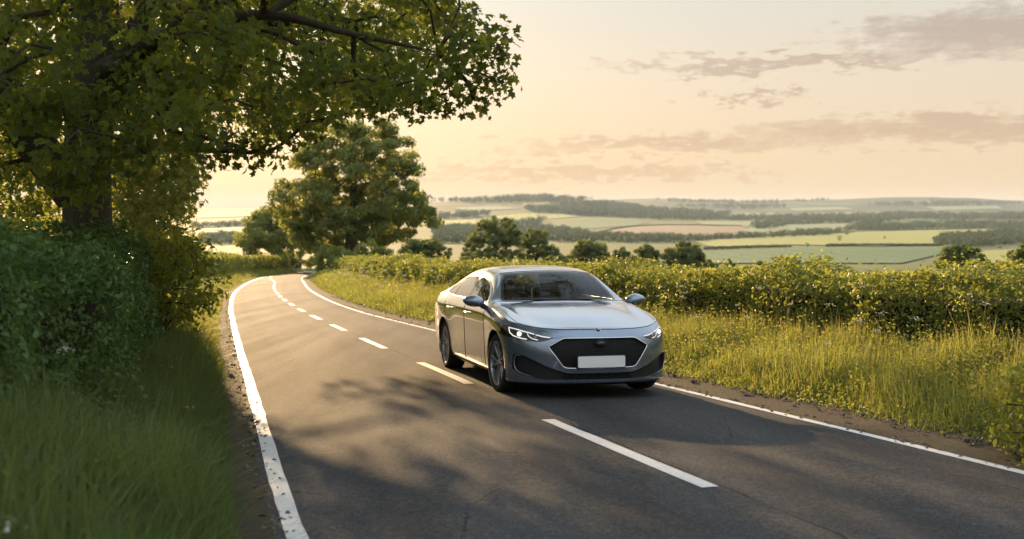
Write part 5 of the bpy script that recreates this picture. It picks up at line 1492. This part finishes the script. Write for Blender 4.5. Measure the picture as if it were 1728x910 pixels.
# ride on the crown of the road: the mean height under the four tyres
hts = []
for u, sg, _ in spots:
    p = Vector((CAR_XY[0], CAR_XY[1], 0)) + fwd * (HU - u) + lft * (sg * YW); hts.append(float(road_z(p.x, p.y)) - (plane_z(p.y)))
mz = Matrix((fwd, lft, upv)).transposed().to_4x4(); mz.translation = Vector((CAR_XY[0], CAR_XY[1], float(plane_z(CAR_XY[1])) + float(np.mean(hts)) - .004))
car.rotation_euler = mz.to_euler(); car.location = mz.translation

# ------------------------------------------------------------------ the driver
def skin_body(name, verts, edges, radii, mat, parent, root=0, sub=2):
    me = bpy.data.meshes.new(name); me.from_pydata(verts, edges, []); me.update()
    o = bpy.data.objects.new(name, me); link(o, parent)
    o.modifiers.new('skin', 'SKIN').use_smooth_shade = True
    s = o.modifiers.new('sub', 'SUBSURF'); s.levels = s.render_levels = sub
    for i, r_ in enumerate(radii):
        v = me.skin_vertices[0].data[i]; v.radius = (r_, r_) if not isinstance(r_, tuple) else r_; v.use_root = (i == root)
    me.materials.append(mat); return o
m_skin = plain('skin', (.42, .26, .19), .55, var=.08); m_shirt = plain('dark_shirt', (.035, .04, .055), .9, var=.2); m_hair = plain('dark_hair', (.03, .022, .016), .7, var=.3)
pr_ = empty('person'); tag(pr_, 'driver in a dark top behind the windscreen holding the steering wheel', 'person')
pr_.matrix_world = mz
HX = HU - 2.66; Y0_ = -.30
vs = [(HX + .02, Y0_, .60), (HX, Y0_, .74), (HX - .02, Y0_, .90), (HX - .02, Y0_, 1.02), (HX, Y0_, 1.09), (HX + .015, Y0_, 1.15), (HX + .02, Y0_, 1.22), (HX + .015, Y0_, 1.285)]
ed = [(i, i + 1) for i in range(7)]; rd = [(.16, .12), (.16, .11), (.18, .11), (.13, .09), .055, (.062, .070), (.074, .092), (.060, .075)]
vs += [(HX + .125, Y0_, 1.205), (HX + .105, Y0_, 1.16)]; ed += [(6, 8), (5, 9)]; rd += [.014, .018]           # nose, chin
for sg in (1, -1):
    b0 = len(vs)
    vs += [(HX - .01, Y0_ + sg * .19, 1.00), (HX + .13, Y0_ + sg * .245, .80), (HX + .38, Y0_ + sg * .21, .86), (HX + .53, Y0_ + sg * .175, .93), (HX + .60, Y0_ + sg * .17, .95)]
    ed += [(3, b0), (b0, b0 + 1), (b0 + 1, b0 + 2), (b0 + 2, b0 + 3), (b0 + 3, b0 + 4)]; rd += [.068, .050, .042, .030, .036]
    h = b0 + 4
    for k in range(4):
        f0 = len(vs); dz = .030 - .02 * k
        vs += [(HX + .655, Y0_ + sg * (.182), .945 + dz), (HX + .672, Y0_ + sg * .205, .935 + dz), (HX + .648, Y0_ + sg * .215, .925 + dz)]; ed += [(h, f0), (f0, f0 + 1), (f0 + 1, f0 + 2)]; rd += [.0105, .009, .008]
    f0 = len(vs); vs += [(HX + .625, Y0_ + sg * .145, .975), (HX + .66, Y0_ + sg * .15, .985)]; ed += [(h, f0), (f0, f0 + 1)]; rd += [.011, .009]
    l0 = len(vs)
    vs += [(HX + .05, Y0_ + sg * .10, .585), (HX + .48, Y0_ + sg * .12, .64), (HX + .80, Y0_ + sg * .11, .40)]; ed += [(0, l0), (l0, l0 + 1), (l0 + 1, l0 + 2)]; rd += [.095, .065, .045]
skin_body('body', vs, ed, rd, m_skin, pr_)
b1_ = bmesh.new(); bmesh.ops.create_uvsphere(b1_, u_segments=24, v_segments=16, radius=1)
for v in b1_.verts: v.co = Vector((v.co.x * .108 + HX - .002, v.co.y * .088 + Y0_, v.co.z * .10 + 1.262))
bmesh.ops.delete(b1_, geom=[v for v in b1_.verts if v.co.z < 1.235 and v.co.x > HX - .02 or v.co.z < 1.18], context='VERTS')
mesh_bm('hair', b1_, m_hair, pr_)
nT = 4
vt = vs[:4]; et = [(0, 1), (1, 2), (2, 3)]; rt = [(.172, .132), (.174, .124), (.194, .124), (.135, .10)]
for sg in (1, -1):
    b0 = len(vt); k = 10 if sg > 0 else 10 + 5 + 12 + 2 + 3
    vt += [vs[k], vs[k + 1], vs[k + 2]]; et += [(3, b0), (b0, b0 + 1), (b0 + 1, b0 + 2)]; rt += [.080, .060, .052]
skin_body('shirt', vt, et, rt, m_shirt, pr_)
